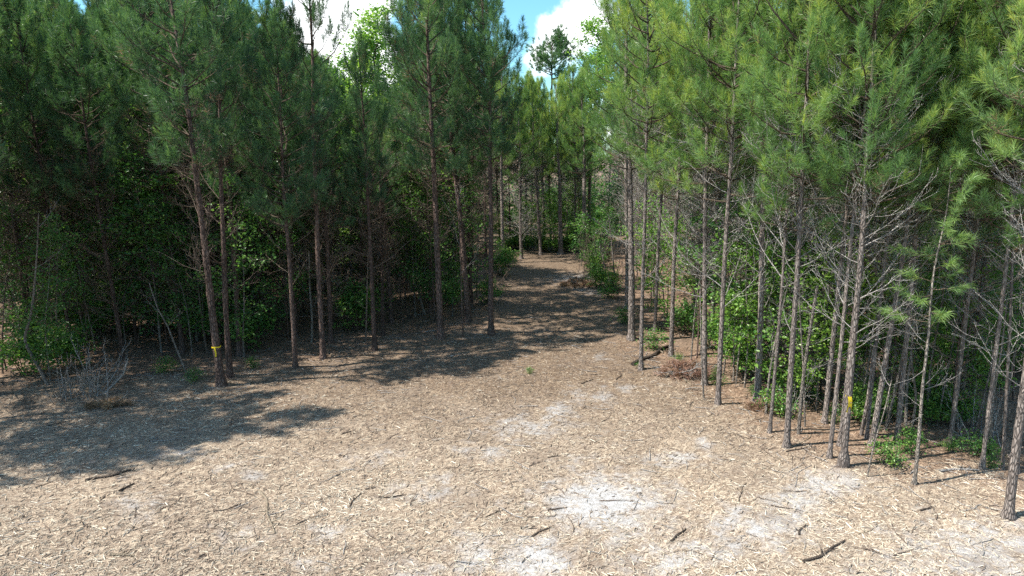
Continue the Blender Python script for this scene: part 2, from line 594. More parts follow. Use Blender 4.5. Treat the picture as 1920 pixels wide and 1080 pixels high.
# ------------------------------------------------------------------ ground
def vnoise(x, y, s, seed):
    """smooth value noise for the relief"""
    r = np.random.default_rng(seed)
    G = r.random((64, 64))
    u, v = np.asarray(x) * s + 200.0, np.asarray(y) * s + 200.0
    i, j = np.floor(u).astype(int), np.floor(v).astype(int)
    fu, fv = u - i, v - j
    fu, fv = fu * fu * (3 - 2 * fu), fv * fv * (3 - 2 * fv)
    g = lambda a, b: G[a % 64, b % 64]
    return (g(i, j) * (1 - fu) + g(i + 1, j) * fu) * (1 - fv) + (g(i, j + 1) * (1 - fu) + g(i + 1, j + 1) * fu) * fv


def g0(u, v):
    d = px_dir(u, v)
    t = CAM_H / -d.z
    return d.x * t, d.y * t


LEFT_EDGE = [g0(*q) for q in ((-700, 860), (-260, 790), (0, 735), (100, 728), (415, 712), (554, 683), (700, 652), (826, 628), (921, 618), (928, 560), (915, 520), (925, 490), (965, 472))]
RIGHT_EDGE = [g0(*q) for q in ((2300, 1010), (1930, 960), (1841, 885), (1714, 895), (1581, 868), (1475, 832), (1346, 752), (1260, 700), (1190, 660), (1165, 590), (1135, 535), (1112, 505), (1098, 484))]


def seg_dist(x, y, poly):
    x, y = np.asarray(x, float), np.asarray(y, float)
    best = np.full(x.shape, 1e9)
    for (ax_, ay), (bx, by) in zip(poly[:-1], poly[1:]):
        dx, dy = bx - ax_, by - ay
        t = np.clip(((x - ax_) * dx + (y - ay) * dy) / (dx * dx + dy * dy), 0, 1)
        best = np.minimum(best, np.hypot(x - ax_ - t * dx, y - ay - t * dy))
    return best


def inside(x, y, poly):
    x, y = np.asarray(x, float), np.asarray(y, float)
    r = np.zeros(x.shape, bool)
    n = len(poly)
    for i in range(n):
        x0, y0 = poly[i]
        x1, y1 = poly[(i + 1) % n]
        if y0 == y1:
            continue
        c = ((y0 > y) != (y1 > y)) & (x < (x1 - x0) * (y - y0) / (y1 - y0) + x0)
        r ^= c
    return r


LEFT_POLY = LEFT_EDGE + [(-4, 52), (-6, 90), (-90, 90), (-90, 10)]
RIGHT_POLY = RIGHT_EDGE + [(8, 52), (10, 90), (95, 90), (95, 8)]


def relief(x, y):
    x, y = np.asarray(x, float), np.asarray(y, float)
    z = 0.16 * (vnoise(x, y, 0.22, 1) - 0.5) + 0.09 * (vnoise(x, y, 0.9, 2) - 0.5) + 0.035 * (vnoise(x, y, 3.1, 3) - 0.5)
    # the bulldozed berm just inside the wood's edges
    for poly, side in ((LEFT_EDGE, LEFT_POLY), (RIGHT_EDGE, RIGHT_POLY)):
        d = seg_dist(x, y, poly)
        z = z + 0.16 * np.exp(-(d / 0.9) ** 2) * vnoise(x, y, 0.5, 9)
    return z


def ground(u, v):
    """point of the ground seen at photo pixel (u, v)"""
    d = px_dir(u, v)
    z = 0.0
    for _ in range(4):
        t = (z - CAM_H) / d.z
        x, y = d.x * t, d.y * t
        z = float(relief(x, y))
    return Vector((x, y, z))


def project(x, y, z=0.0):
    c, s = math.cos(PITCH), math.sin(PITCH)
    zz = np.asarray(z) - CAM_H
    dep = y * c - zz * s
    up = y * s + zz * c
    return 960 + FPX * x / dep, 540 - FPX * up / dep, dep


SAND = [(1130, 945, 105, 48, 1.0), (1150, 940, 45, 22, 1.1), (990, 800, 75, 22, .62), (955, 815, 40, 16, .5), (1052, 772, 24, 18, .72), (930, 852, 26, 16, .6), (880, 838, 45, 18, .42), (1265, 862, 60, 14, .62), (1322, 838, 24, 14, .6), (1560, 912, 70, 26, .78), (1500, 945, 70, 26, .72), (1430, 990, 110, 34, .72), (1340, 1030, 120, 30, .6),
        (1380, 1010, 70, 26, .55), (1000, 1045, 70, 35, .95), (890, 1028, 40, 36, .7), (1130, 745, 50, 14, .5), (1170, 735, 22, 14, .52), (1085, 742, 22, 16, .5), (620, 992, 36, 18, .66), (575, 1045, 40, 20, .55), (320, 846, 60, 14, .5), (475, 886, 26, 9, .62), (430, 872, 40, 10, .4),
        (1850, 1040, 150, 60, .75), (1700, 1060, 120, 30, .5), (1180, 1000, 120, 30, .5), (1250, 1055, 100, 30, .65), (800, 918, 70, 26, .5), (825, 905, 40, 14, .4), (255, 948, 42, 30, .5), (1080, 522, 60, 9, .55), (1115, 545, 35, 8, .5), (800, 1070, 90, 30, .5), (450, 1000, 60, 26, .4), (690, 855, 60, 16, .4), (1130, 670, 45, 10, .35), (1100, 860, 90, 24, .3)]


def sand_at(x, y):
    u, v, dep = project(x, y)
    a = np.zeros(np.shape(x))
    for cx, cy, rx, ry, k in SAND:
        q = ((u - cx) / rx) ** 2 + ((v - cy) / ry) ** 2
        a = np.maximum(a, k * np.exp(-q * 0.62))
    return np.where(dep > 1, a, 0)


def axis_coords(lo, hi, fine_lo, fine_hi, step):
    a = list(np.arange(fine_lo, fine_hi, step))
    s = step
    x = a[-1]
    while x < hi:
        s *= 1.25
        x += s
        a.append(x)
    s = step
    x = a[0]
    pre = []
    while x > lo:
        s *= 1.25
        x -= s
        pre.append(x)
    return np.array(pre[::-1] + a)


gx = axis_coords(-900, 900, -20, 16, 0.11)
gy = axis_coords(-300, 1600, 7.5, 32, 0.11)
X, Y = np.meshgrid(gx, gy)
Z = relief(X, Y)
near = (Y > 5) & (Y < 60) & (np.abs(X) < 60)
Z = Z * np.where(np.hypot(X, Y) < 150, 1, 0)
V = np.stack([X, Y, Z], -1).reshape(-1, 3)
ny, nx = X.shape
i = (np.arange(ny - 1)[:, None] * nx + np.arange(nx - 1)[None, :])
F = np.stack([i, i + 1, i + nx + 1, i + nx], -1).reshape(-1, 4)
mb = MB()
mb.add(V, F)
gm = mb.mesh('ground', [M['ground']])
a = gm.attributes.new('sand', 'FLOAT', 'POINT')
a.data.foreach_set('value', np.where(near, sand_at(X, Y), 0).astype(np.float32).ravel())
a = gm.attributes.new('fresh', 'FLOAT', 'POINT')
a.data.foreach_set('value', np.clip((21.5 - Y) / 9.5, 0, 1).astype(np.float32).ravel())
inL, inR = inside(X, Y, LEFT_POLY), inside(X, Y, RIGHT_POLY)
dL, dR = seg_dist(X, Y, LEFT_EDGE), seg_dist(X, Y, RIGHT_EDGE)
lit_ = np.maximum(np.where(inL, np.clip(0.55 + 0.3 * dL, 0, 1), np.clip(0.55 - 0.45 * dL, 0, 1)), np.where(inR, np.clip(0.6 + 0.3 * dR, 0, 1), np.clip(0.6 - 0.28 * dR, 0, 1)))
lit_ = np.maximum(lit_, np.where(np.hypot(X, Y) > 70, 1, 0))
a = gm.attributes.new('litter', 'FLOAT', 'POINT')
a.data.foreach_set('value', lit_.astype(np.float32).ravel())
tag(obj('ground', gm), kind='structure')

# loose shredded wood lying over it
def chips(name, n, ymin, ymax, lmin, lmax, seed, label):
    R = np.random.default_rng(seed)
    y = ymin + (ymax - ymin) * R.random(n * 3) ** 1.25
    x = (R.random(n * 3) * 2 - 1) * (0.80 * y + 0.5)
    keep = R.random(n * 3) > sand_at(x, y) * 0.8
    keep &= R.random(n * 3) < 0.35 + 1.1 * np.clip(0.55 * vnoise(x, y, 0.7, 31) + 0.45 * vnoise(x, y, 2.3, 32), 0, 1) ** 1.3
    wood = (inside(x, y, LEFT_POLY) & (seg_dist(x, y, LEFT_EDGE) > 0.8)) | (inside(x, y, RIGHT_POLY) & (seg_dist(x, y, RIGHT_EDGE) > 0.3))
    keep &= ~(wood & (R.random(n * 3) < 0.8))
    x, y = x[keep][:n], y[keep][:n]
    k = len(x)
    z = relief(x, y) + 0.004
    L = lmin + (lmax - lmin) * R.random(k) ** 4.0
    W = L * (0.10 + 0.16 * R.random(k)) * np.where(L > 0.1, 0.7, 1.0)
    T = W * (0.25 + 0.4 * R.random(k))
    a = R.random(k) * 2 * PI
    tilt = R.normal(size=k) * 0.16
    d = np.stack([np.cos(a) * np.cos(tilt), np.sin(a) * np.cos(tilt), np.sin(tilt)], 1)
    s = np.stack([-np.sin(a), np.cos(a), R.normal(size=k) * 0.35], 1)
    c = np.stack([x, y, z + np.abs(np.sin(tilt)) * L * 0.4], 1)
    h = np.zeros((k, 3))
    h[:, 2] = T
    e = d * (L / 2)[:, None]
    ws = s * (W / 2)[:, None]
    sk = (0.75 + 0.5 * R.random(k))[:, None]
    V = np.stack([c - e - ws * 0.5, c - e * sk + ws, c + e + ws * 0.4, c + e * sk - ws, c - e * 0.8 + h, c + e * 0.75 + h], 1)
    F = np.array([(0, 3, 5, 4), (1, 4, 5, 2)])
    F3 = np.array([(0, 4, 1), (3, 2, 5)])
    base = np.arange(k)[:, None, None] * 6
    tone = np.clip(R.beta(2.3, 2.8, k) + 0.17 * np.clip((16.5 - y) / 5, -1, 1) + 0.24 * (vnoise(x, y, 0.9, 33) - 0.5) + 0.34 * (vnoise(x, y, 0.33, 34) - 0.5) + np.where(R.random(k) < 0.05, 0.35, 0) - np.where(R.random(k) < 0.12, 0.3, 0), 0, 1)
    mb = MB()
    mb.add(V.reshape(-1, 3), (F[None] + base).reshape(-1, 4), 0, np.repeat(tone, 6))
    mb.f.append(((F3[None] + base).reshape(-1, 3), 0))
    o = obj(name, mb.mesh(name, [M['chip']], smooth=False))
    return tag(o, label, 'wood chips', kind='stuff')


chips('wood_chips', 150000, 9.0, 25, 0.018, 0.15, 11, 'loose pale wood chips and shredded bark strewn over the cleared ground')


def twig_litter(n, seed):
    R = np.random.default_rng(seed)
    mb = MB()
    c = 0
    while c < n:
        y = 9 + 26 * R.random()
        x = (R.random() * 2 - 1) * 0.78 * y
        dl = min(seg_dist(np.array([x]), np.array([y]), LEFT_EDGE)[0], seg_dist(np.array([x]), np.array([y]), RIGHT_EDGE)[0])
        if R.random() > 0.22 + math.exp(-dl / 1.6):
            continue
        c += 1
        L = 0.12 + 0.6 * R.random() ** 2.5
        p = branch_path((x, y, 0), R.random() * 6.28, 0, 0, L, R, 5, 0.22)
        p[:, 2] = relief(p[:, 0], p[:, 1]) + 0.012 + 0.05 * R.random() * np.linspace(0, 1, 5)
        mb.tube(p, np.linspace(0.004 + 0.012 * L, 0.003, 5), 4, int(R.random() < 0.45))
    o = obj('twig_litter', mb.mesh('twig_litter', [M['deadwood_brown'], M['deadwood']]))
    tag(o, 'small dead twigs littering the clearing and the edges of the wood', 'twigs', kind='stuff')


# ------------------------------------------------------------------ pine variants
class Pine:
    pass


def make_variant(seed, H, zb, Rad, needle, bark_m, dead_m, r0=0.09, dens=1.0, ntuft=30, wid=0.011, sparse=0.0, bright=0.0, bend=0.1, knob=False, ndead=34, Ldead=1.4):
    R = np.random.default_rng(seed)
    P = Pine()
    P.H, P.zb, P.r0 = H, zb, r0
    P.ax = trunk_axis(H, R, bend)
    P.trunk = trunk_mesh('trunk', P.ax, r0, H, bark_m, R, knob=knob)
    P.crown = crown_mesh('crown', P.ax, H, zb, Rad, needle, R, dens, ntuft, 0.19, wid, sparse, bright)
    P.dead = dead_crown_mesh('dead_crown', P.ax, 0.9, zb + 1.2, R, dead_m, ndead, Ldead) if ndead else None
    return P


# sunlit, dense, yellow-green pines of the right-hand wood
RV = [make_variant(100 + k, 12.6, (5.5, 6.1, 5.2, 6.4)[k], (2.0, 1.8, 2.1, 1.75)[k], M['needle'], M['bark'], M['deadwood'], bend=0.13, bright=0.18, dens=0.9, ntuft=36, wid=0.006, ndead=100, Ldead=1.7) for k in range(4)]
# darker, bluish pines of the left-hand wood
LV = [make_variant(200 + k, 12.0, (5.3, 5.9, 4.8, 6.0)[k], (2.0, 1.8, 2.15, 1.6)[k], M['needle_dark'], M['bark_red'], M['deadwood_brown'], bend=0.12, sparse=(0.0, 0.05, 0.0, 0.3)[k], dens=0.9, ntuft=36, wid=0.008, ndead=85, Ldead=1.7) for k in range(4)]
KNOB = make_variant(300, 12.6, 6.0, 2.0, M['needle'], M['bark'], M['deadwood'], bright=0.18, knob=True, dens=0.9, ntuft=34, wid=0.006)

twig_litter(2600, 61)

# single weathered limbs hung on the front-row pines as parts of their own
LIMBS = {}
for key, mm in (('grey', M['deadwood']), ('brown', M['deadwood_brown'])):
    LIMBS[key] = []
    for k in range(9):
        mb = MB()
        dead_limb(mb, (0, 0, 0), 0.0, 0.45 + 0.1 * (k % 4), 1.0 + 0.12 * k, np.random.default_rng(400 + k), 0.0115, 6 + k % 4, 0, 0.0036)
        LIMBS[key].append(mb.mesh('dead_branch', [mm]))


def place(o, loc, up=None, rz=0.0, s=1.0):
    q = Quaternion((0, 0, 1), rz)
    if up is not None:
        q = Vector((0, 0, 1)).rotation_difference(Vector(up)) @ q
    o.location = loc
    o.rotation_mode = 'QUATERNION'
    o.rotation_quaternion = q
    o.scale = (s, s, s)


def pine(P, loc, H, dia, label, group=None, up=None, rz=0.0, limbs=0, limb_key='grey', limb_lo=1.6, seed=0, dead=True, name='pine_tree', cat='pine tree', cw=1.0, extra=0):
    limbs = int(limbs * 1.9)
    R = np.random.default_rng(seed + 5000)
    root = bpy.data.objects.new(name, None)
    root.empty_display_size = 0.3
    COL.objects.link(root)
    s = H / P.H
    place(root, loc, up, rz, s)
    tag(root, label, cat, group)
    t = obj('trunk', P.trunk, root)
    k = dia / 2 / P.r0 / s
    t.scale = (k, k, 1)
    # the axis bends, so scaling in x/y would shift it off the crown: move only the radius by scaling about small bends
    cr = obj('crown', P.crown, root)
    cr.scale = (cw, cw, 1)
    if dead and P.dead is not None and limbs == 0:
        obj('dead_crown', P.dead, root)
    for i in range(limbs):
        z = limb_lo / s + (P.zb + 1.6 - limb_lo / s) * ((i + R.random()) / limbs) ** 0.8
        c = (np.interp(z, P.ax[:, 2], P.ax[:, 0]), np.interp(z, P.ax[:, 2], P.ax[:, 1]), z)
        b = obj('dead_branch', LIMBS[limb_key][int(R.integers(0, 9))], root)
        b.location = c
        b.rotation_euler = (R.normal() * 0.12, R.normal() * 0.14, R.random() * 2 * PI)
        sc = (0.42 + 0.75 * R.random()) / s
        b.scale = (sc, sc, sc)
    return root


def lean(u0, v0, u1, v1):
    """base point on the ground and growing direction of a trunk seen from pixel (u0,v0) to (u1,v1)"""
    b = ground(u0, v0)
    d = px_dir(u1, v1)
    t = b.y / d.y
    top = Vector((0, 0, CAM_H)) + d * t
    return b, (top - b).normalized()


# front rows: (base px, point higher on the trunk, trunk px width, height m, variant, limbs, label)
HL = [
    (415, 722, 352, 240, 15, 12.2, 1, 16, 'reddish leaning pine with a yellow ribbon tied round its trunk, left wood edge'),
    (431, 706, 398, 200, 11, 11.4, 3, 10, 'thin dark pine right behind the ribboned pine at the left wood edge'),
    (450, 667, 432, 380, 11, 12.0, 0, 8, 'shaded pine third in line behind the ribboned pine of the left wood'),
    (554, 688, 532, 230, 9, 10.6, 2, 8, 'slim straight pine with its foot at the shade line, next right of the ribboned pine'),
    (606, 672, 570, 60, 10, 13.6, 3, 10, 'tall thin pine whose sparse top stands against the white cloud'),
    (703, 656, 680, 180, 9, 9.9, 1, 12, 'slim pine with a pointed crown in front of the bright green broadleaf tree'),
    (826, 632, 810, 220, 13, 12.9, 0, 14, 'thick reddish pine with a full crown just left of the trail mouth'),
    (878, 603, 862, 330, 12, 12.8, 2, 8, 'dark pine between the two thick front pines left of the trail'),
    (921, 626, 913, 220, 11, 12.6, 1, 12, 'pine at the trail mouth, last of the left front row'),
]
HR = [
    (1184, 636, 1187, 200, 13, 13.4, 0, 14, 'stout grey pine first at the right side of the trail mouth'),
    (1176, 578, 1178, 350, 9, 12.6, 1, 8, 'dark thin pine close behind the stout grey pine beside the trail'),
    (1202, 693, 1209, 120, 8, 12.6, 1, 12, 'slim pale pine in front of the stout grey pine at the trail mouth'),
    (1228, 622, 1236, 400, 7, 10.5, 3, 6, 'very thin pine behind the fallen dark log by the trail mouth'),
    (1258, 668, 1273, 260, 9, 12.4, 2, 12, 'grey pine standing in the red needle litter behind the brush pile'),
    (1321, 721, 1322, 280, 10, 12.8, 0, 16, 'straight grey pine with a pale scar, right beside the brush pile'),
    (1318, 665, 1325, 420, 9, 12.0, 3, 8, 'shaded pine hidden close behind the scarred grey pine'),
    (1346, 758, 1371, 200, 10, 12.8, 2, 16, 'grey pine standing out in the open one step right of the scarred pine'),
    (1420, 752, 1442, 320, 13, 12.6, 1, 12, 'dark stout pine rising from reddish needles among bright green leaves'),
    (1443, 811, 1476, 460, 7, 9.6, 3, 8, 'thin pale leaning pine to the left of the bare-limbed front pine'),
    (1475, 838, 1506, 240, 11, 12.5, 0, 16, 'grey pine with many bare limbs at the clearing edge, left of the snapped stem'),
    (1555, 858, 1603, 420, 8, 12.0, 1, 12, 'thin pine directly left of the knobby pine with the yellow ribbon'),
    (1546, 793, 1580, 480, 10, 12.4, 2, 10, 'dark pine shaded behind the thin pine beside the knobby one'),
    (1574, 836, 1618, 460, 8, 10.8, 3, 10, 'thin pine growing parallel just behind the knobby ribboned pine'),
    (1581, 874, 1633, 200, 13, 11.4, 9, 20, 'pale limby pine with a swollen knob at its foot and a yellow ribbon'),
    (1625, 822, 1642, 640, 7, 9.2, 3, 6, 'thin grey pine between the knobby pine and the strongly leaning one'),
    (1634, 836, 1690, 500, 11, 10.6, 1, 12, 'strongly right-leaning grey pine behind the knobby ribboned pine'),
    (1681, 832, 1702, 600, 10, 12.6, 2, 10, 'dark upright pine in the shaded hollow, right of the strongly leaning pine'),
    (1780, 838, 1822, 520, 8, 11.6, 0, 10, 'thin pine among green leaves at the back of the right-hand hollow'),
    (1841, 879, 1886, 500, 8, 12.0, 3, 14, 'thin bare-limbed pine second from the big pine at the right frame edge'),
    (1880, 880, 1896, 560, 6, 11.2, 2, 8, 'very thin pine close left of the big pine at the right frame edge'),
    (1890, 971, 1928, 640, 16, 12.6, 1, 16, 'largest nearest pine with flaky bark, standing at the right frame edge'),
    (1903, 884, 1930, 640, 11, 12.6, 0, 8, 'dark pine half hidden behind the largest pine at the right frame edge'),
]
heroes = []
for k, (u0, v0, u1, v1, wpx, H, var, limbs, label) in enumerate(HL + HR):
    left = k < len(HL)
    b, up = lean(u0, v0, u1, v1)
    dep = project(b.x, b.y)[2]
    P = (LV if left else RV)[var] if var < 9 else KNOB
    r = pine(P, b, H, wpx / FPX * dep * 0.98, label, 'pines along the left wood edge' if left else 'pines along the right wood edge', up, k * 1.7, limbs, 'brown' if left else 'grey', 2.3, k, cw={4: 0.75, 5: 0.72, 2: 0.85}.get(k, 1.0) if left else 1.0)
    heroes.append((b.x, b.y))

def sky_cap(u, left):
    """lowest photo row the tree tops may reach at this column, so the gap of sky stays open"""
    xs = [0, 60, 110, 180, 260, 330, 420, 470, 520, 590, 640, 700, 745, 766, 930, 950, 985, 1060, 1090, 1130, 1900]
    ys = [-60, 20, -40, 15, -60, -140, -60, 0, 40, 100, 150, 190, 160, -60, -40, 70, 138, 138, 70, -70, -120]
    return float(np.interp(u, xs, ys))


def cap_height(x, y, H):
    u = float(project(x, y, 8.0)[0])
    v = sky_cap(u, x < 0)
    d = px_dir(u, v)
    top = CAM_H + d.z * (y / d.y)
    return max(min(H, top - 0.3), 7.0)


# trunks seen at the far end of the trail
HT = [(978, 486, 970, 300, 6, 12.5, 'black slender pine at the left of the far trail bend'),
      (943, 492, 940, 330, 7, 12.0, 'dim pine behind the last left front pine, near the far trail bend'),
      (989, 463, 985, 300, 5, 12.2, 'thin far pine second from the left at the trail bend'),
      (1014, 478, 1004, 300, 6, 12.6, 'leaning thin far pine in the middle of the trail end'),
      (1021, 467, 1019, 320, 6, 12.6, 'greyish far pine right beside the leaning thin one at the trail end'),
      (1051, 475, 1050, 330, 9, 13.5, 'dark thick pine straight ahead where the trail disappears'),
      (1078, 472, 1078, 360, 5, 12.0, 'thin black pine just right of the dark thick one at the trail end'),
      (1096, 484, 1094, 400, 9, 11.0, 'short reddish pine trunk on the right bank of the trail end')]
for k, (u0, v0, u1, v1, wpx, H, label) in enumerate(HT):
    b, up = lean(u0, v0, u1, v1)
    dep = project(b.x, b.y)[2]
    pine(RV[k % 4], b, cap_height(b.x, b.y, H) - 0.4, wpx / FPX * dep, label, 'pines at the end of the trail', up, k * 2.3, 0, seed=90 + k, dead=k % 3 == 0)
    heroes.append((b.x, b.y))

for k in range(9):
    u0, v0 = 938 + 19 * k, 466 - 3 * (k * 5 % 4)
    b, up = lean(u0, v0, u0 - 8 + 4 * (k % 4), 320)
    pine((LV + RV)[k % 8], b, cap_height(b.x, b.y, 11.5) - 0.4 - 0.3 * (k % 3), 0.10 + 0.03 * (k % 3), 'thin far pine in the row that closes the trail end', 'thin pines closing the trail end', up, k * 1.7, 0, seed=120 + k)
    heroes.append((b.x, b.y))

# ------------------------------------------------------------------ the wood behind
pts = list(heroes)
R = np.random.default_rng(21)


def scatter(poly, n, box, dmin, test=None):
    res = []
    tries = 0
    while len(res) < n and tries < 40000:
        tries += 1
        x = box[0] + (box[1] - box[0]) * R.random()
        y = box[2] + (box[3] - box[2]) * R.random()
        if not bool(inside(np.array([x]), np.array([y]), poly)[0]):
            continue
        dm = dmin * (0.8 + 0.012 * y)
        if any((x - a) ** 2 + (y - b) ** 2 < dm * dm for a, b in pts):
            continue
        u, v, dep = project(x, y, 5.0)
        if test and not test(x, y, u, dep):
            continue
        pts.append((x, y))
        res.append((x, y))
    return res


SL = scatter(LEFT_POLY, 160, (-38, 0, 16, 54), 1.6, lambda x, y, u, dep: (-120 < u < 1000) and seg_dist(np.array([x]), np.array([y]), LEFT_EDGE)[0] > 0.9 and not (28 < y < 32 and -12 < x < -4.5) and not (u < 390 and seg_dist(np.array([x]), np.array([y]), LEFT_EDGE)[0] < 2.6) and not (640 < u < 790 and 25 < y < 42 and R.random() < 0.9) and not (y > 34 and R.random() < 0.5) and not (-9 < x < 0 and 35 < y < 43))
SR = scatter(RIGHT_POLY, 78, (2, 34, 12, 48), 1.7, lambda x, y, u, dep: (1060 < u < 2060) and seg_dist(np.array([x]), np.array([y]), RIGHT_EDGE)[0] > 0.9)
SB = scatter([(-12, 56), (14, 56), (20, 78), (-18, 78)], 22, (-18, 20, 56, 78), 2.4)
ZL = [(-500, 'behind the leafy saplings at the far left'), (330, 'between the leafy saplings and the ribboned pine'), (520, 'behind the slim pines right of the ribboned pine'), (760, 'behind the thick reddish pine left of the trail')]
ZR = [(1000, 'behind the stout pine at the trail mouth'), (1290, 'behind the scarred pine and its neighbours'), (1470, 'behind the knobby ribboned pine'), (1680, 'above the shaded hollow at the right')]
for k, (x, y) in enumerate(SL + SR + SB):
    z = float(relief(x, y))
    Hh = cap_height(x, y, 12.2 + 2.6 * R.random() if k < len(SL) else 12.0 + 2.6 * R.random())
    u = float(project(x, y, 3.0)[0])
    tilt = Vector((R.normal() * 0.025, R.normal() * 0.025, 1)).normalized()
    if k < len(SL):
        zone = [q for q in ZL if u >= q[0]][-1][1]
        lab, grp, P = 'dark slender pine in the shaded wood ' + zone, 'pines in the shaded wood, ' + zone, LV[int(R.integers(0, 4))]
    elif k < len(SL) + len(SR):
        zone = [q for q in ZR if u >= q[0]][-1][1]
        lab, grp, P = 'bright green pine in the wood ' + zone, 'pines in the sunny wood, ' + zone, RV[int(R.integers(0, 4))]
    else:
        lab, grp, P = 'distant pine closing the view beyond the end of the trail', 'distant pines beyond the trail', RV[int(R.integers(0, 4))]
    pine(P, (x, y, z), Hh, 0.09 + 0.08 * R.random(), lab, grp, tilt, R.random() * 6.28)

# pines of the same wood just outside the frame on the left: their shade falls across the clearing
for k, (x, y) in enumerate(((-12.5, 14.5), (-14.3, 13.5), (-16.2, 13.0), (-13.7, 16.0), (-15.4, 15.2), (-14.6, 17.8), (-16.6, 17.2), (-18.4, 17.6), (-15.6, 19.2))):
    pine(LV[k % 4], (x, y, float(relief(x, y))), 11.4 + (k % 3) * 0.7, 0.18, 'pine of the left wood beyond the frame edge', 'pines beyond the left frame edge', None, k * 1.3)
# the pine beyond the right frame edge whose crown hangs into view
for k, (x, y, H) in enumerate(((11.4, 13.2, 10.6), (12.9, 15.4, 12.0))):
    pine(RV[(2, 0)[k]], (x, y, float(relief(x, y))), H, 0.17, ('yellow-green pine crown hanging in at the right frame edge, nearest', 'pine crown behind the nearest one at the right frame edge')[k], 'pines along the right wood edge', None, k * 1.3 + 0.5, 12, 'grey', 1.6, 70 + k)


# lone far pine with a rounded flat-topped crown
def far_pine(name, u, vtop, dist, label):
    R = np.random.default_rng(77)
    d = px_dir(u, vtop)
    t = dist / d.y
    H = CAM_H + d.z * t
    root = bpy.data.objects.new(name, None)
    COL.objects.link(root)
    root.location = (d.x * t, dist, 0)
    tag(root, label, 'pine tree')
    ax = trunk_axis(H, R, 0.2)
    obj('trunk', trunk_mesh('trunk', ax, 0.22, H, M['bark_red'], R), root)
    mb = MB()
    tufts = []
    for i in range(38):
        f = R.random()
        zz = H - 4.0 + 3.7 * f
        c = [np.interp(zz, ax[:, 2], ax[:, 0]), np.interp(zz, ax[:, 2], ax[:, 1]), zz]
        L = (1.7 + 1.6 * R.random()) * math.sin(PI * (0.25 + 0.62 * f))
        p = branch_path(c, R.random() * 6.28, 0.2 + 0.6 * f, 0.7 + 0.4 * f, L, R, 6, 0.12)
        mb.tube(p, np.linspace(0.05, 0.015, 6), 4, 1)
        for q in range(16):
            pp, dd = along(p, 0.45 + 0.55 * R.random())
            off = R.normal(size=3) * 0.28
            tufts.append((pp + off, dd + R.normal(size=3) * 0.5 + np.array([0, 0, .4]), 0.25, 0.2, 1.3, 0.3 + 0.3 * R.random(), 1.2))
    needles(mb, tufts, 34, 0.24, 0.024, 0, R)
    obj('crown', mb.mesh('crown', [M['needle_dark'], M['twig']], smooth=False), root)
    return root


far_pine('pine_tree', 1030, 74, 72, 'lone tall pine with a rounded dark crown in the gap of sky above the trail')


# ------------------------------------------------------------------ broadleaf plants
def leaves(mb, cents, n, spread, size, R, mi=0, tone0=0.5, flat=0.6):
    """cents: (k,3) clump centres, tone per clump"""
    k = len(cents)
    C = np.repeat(np.asarray(cents), n, axis=0)
    K = k * n
    ct = np.repeat(tone0 + 0.16 * R.normal(size=k), n)
    off = R.normal(size=(K, 3)) * spread
    off[:, 2] *= 0.6
    P = C + off
    nrm = R.normal(size=(K, 3)) * (1 - flat) + np.array([0, 0, flat])
    nrm /= np.linalg.norm(nrm, axis=1)[:, None]
    d = np.cross(nrm, R.normal(size=(K, 3)))
    d /= np.linalg.norm(d, axis=1)[:, None] + 1e-9
    s = np.cross(nrm, d)
    L = size * (0.6 + 0.7 * R.random(K))[:, None]
    fold = nrm * L * 0.16
    V = np.stack([P - d * L * 0.5, P - d * L * 0.1 + s * L * 0.36 + fold, P + d * L * 0.25 + s * L * 0.25 + fold, P + d * L * 0.55,
                  P + d * L * 0.25 - s * L * 0.25 + fold, P - d * L * 0.1 - s * L * 0.36 + fold], 1).reshape(-1, 3)
    b = np.arange(K)[:, None] * 6
    F = np.concatenate([b + np.array([[0, 3, 2, 1]]), b + np.array([[0, 5, 4, 3]])])
    tone = np.clip(ct + 0.1 * R.normal(size=K), 0, 1)
    mb.add(V, F, mi, np.repeat(tone, 6))


def make_bush(seed, H, W, stems, clumps, n, size, tone, spread=0.12):
    R = np.random.default_rng(seed)
    st, lf = MB(), MB()
    cents = []
    for i in range(stems):
        a = R.random() * 6.28
        e0 = 1.0 + 0.4 * R.random()
        L = H * (0.6 + 0.5 * R.random())
        p = branch_path((R.normal() * W * 0.12, R.normal() * W * 0.12, -0.05), a, e0, e0 - 0.25, L, R, 7, 0.12)
        st.tube(p, np.linspace(0.006 + 0.006 * H, 0.003, 7), 5)
        for q in range(max(2, clumps // stems)):
            pp, dd = along(p, 0.25 + 0.74 * R.random())
            a2 = R.random() * 6.28
            p2 = branch_path(pp, a2, 0.3 + 0.4 * R.normal(), 0.5, W * (0.2 + 0.35 * R.random()), R, 4, 0.15)
            st.tube(p2, np.linspace(0.005, 0.0025, 4), 3)
            cents.append(p2[-1])
            cents.append(p2[2])
    leaves(lf, np.array(cents), n, spread, size, R, 0, tone)
    return st.mesh('stem', [M['twig']]), lf.mesh('foliage', [M['leaf']], smooth=False)


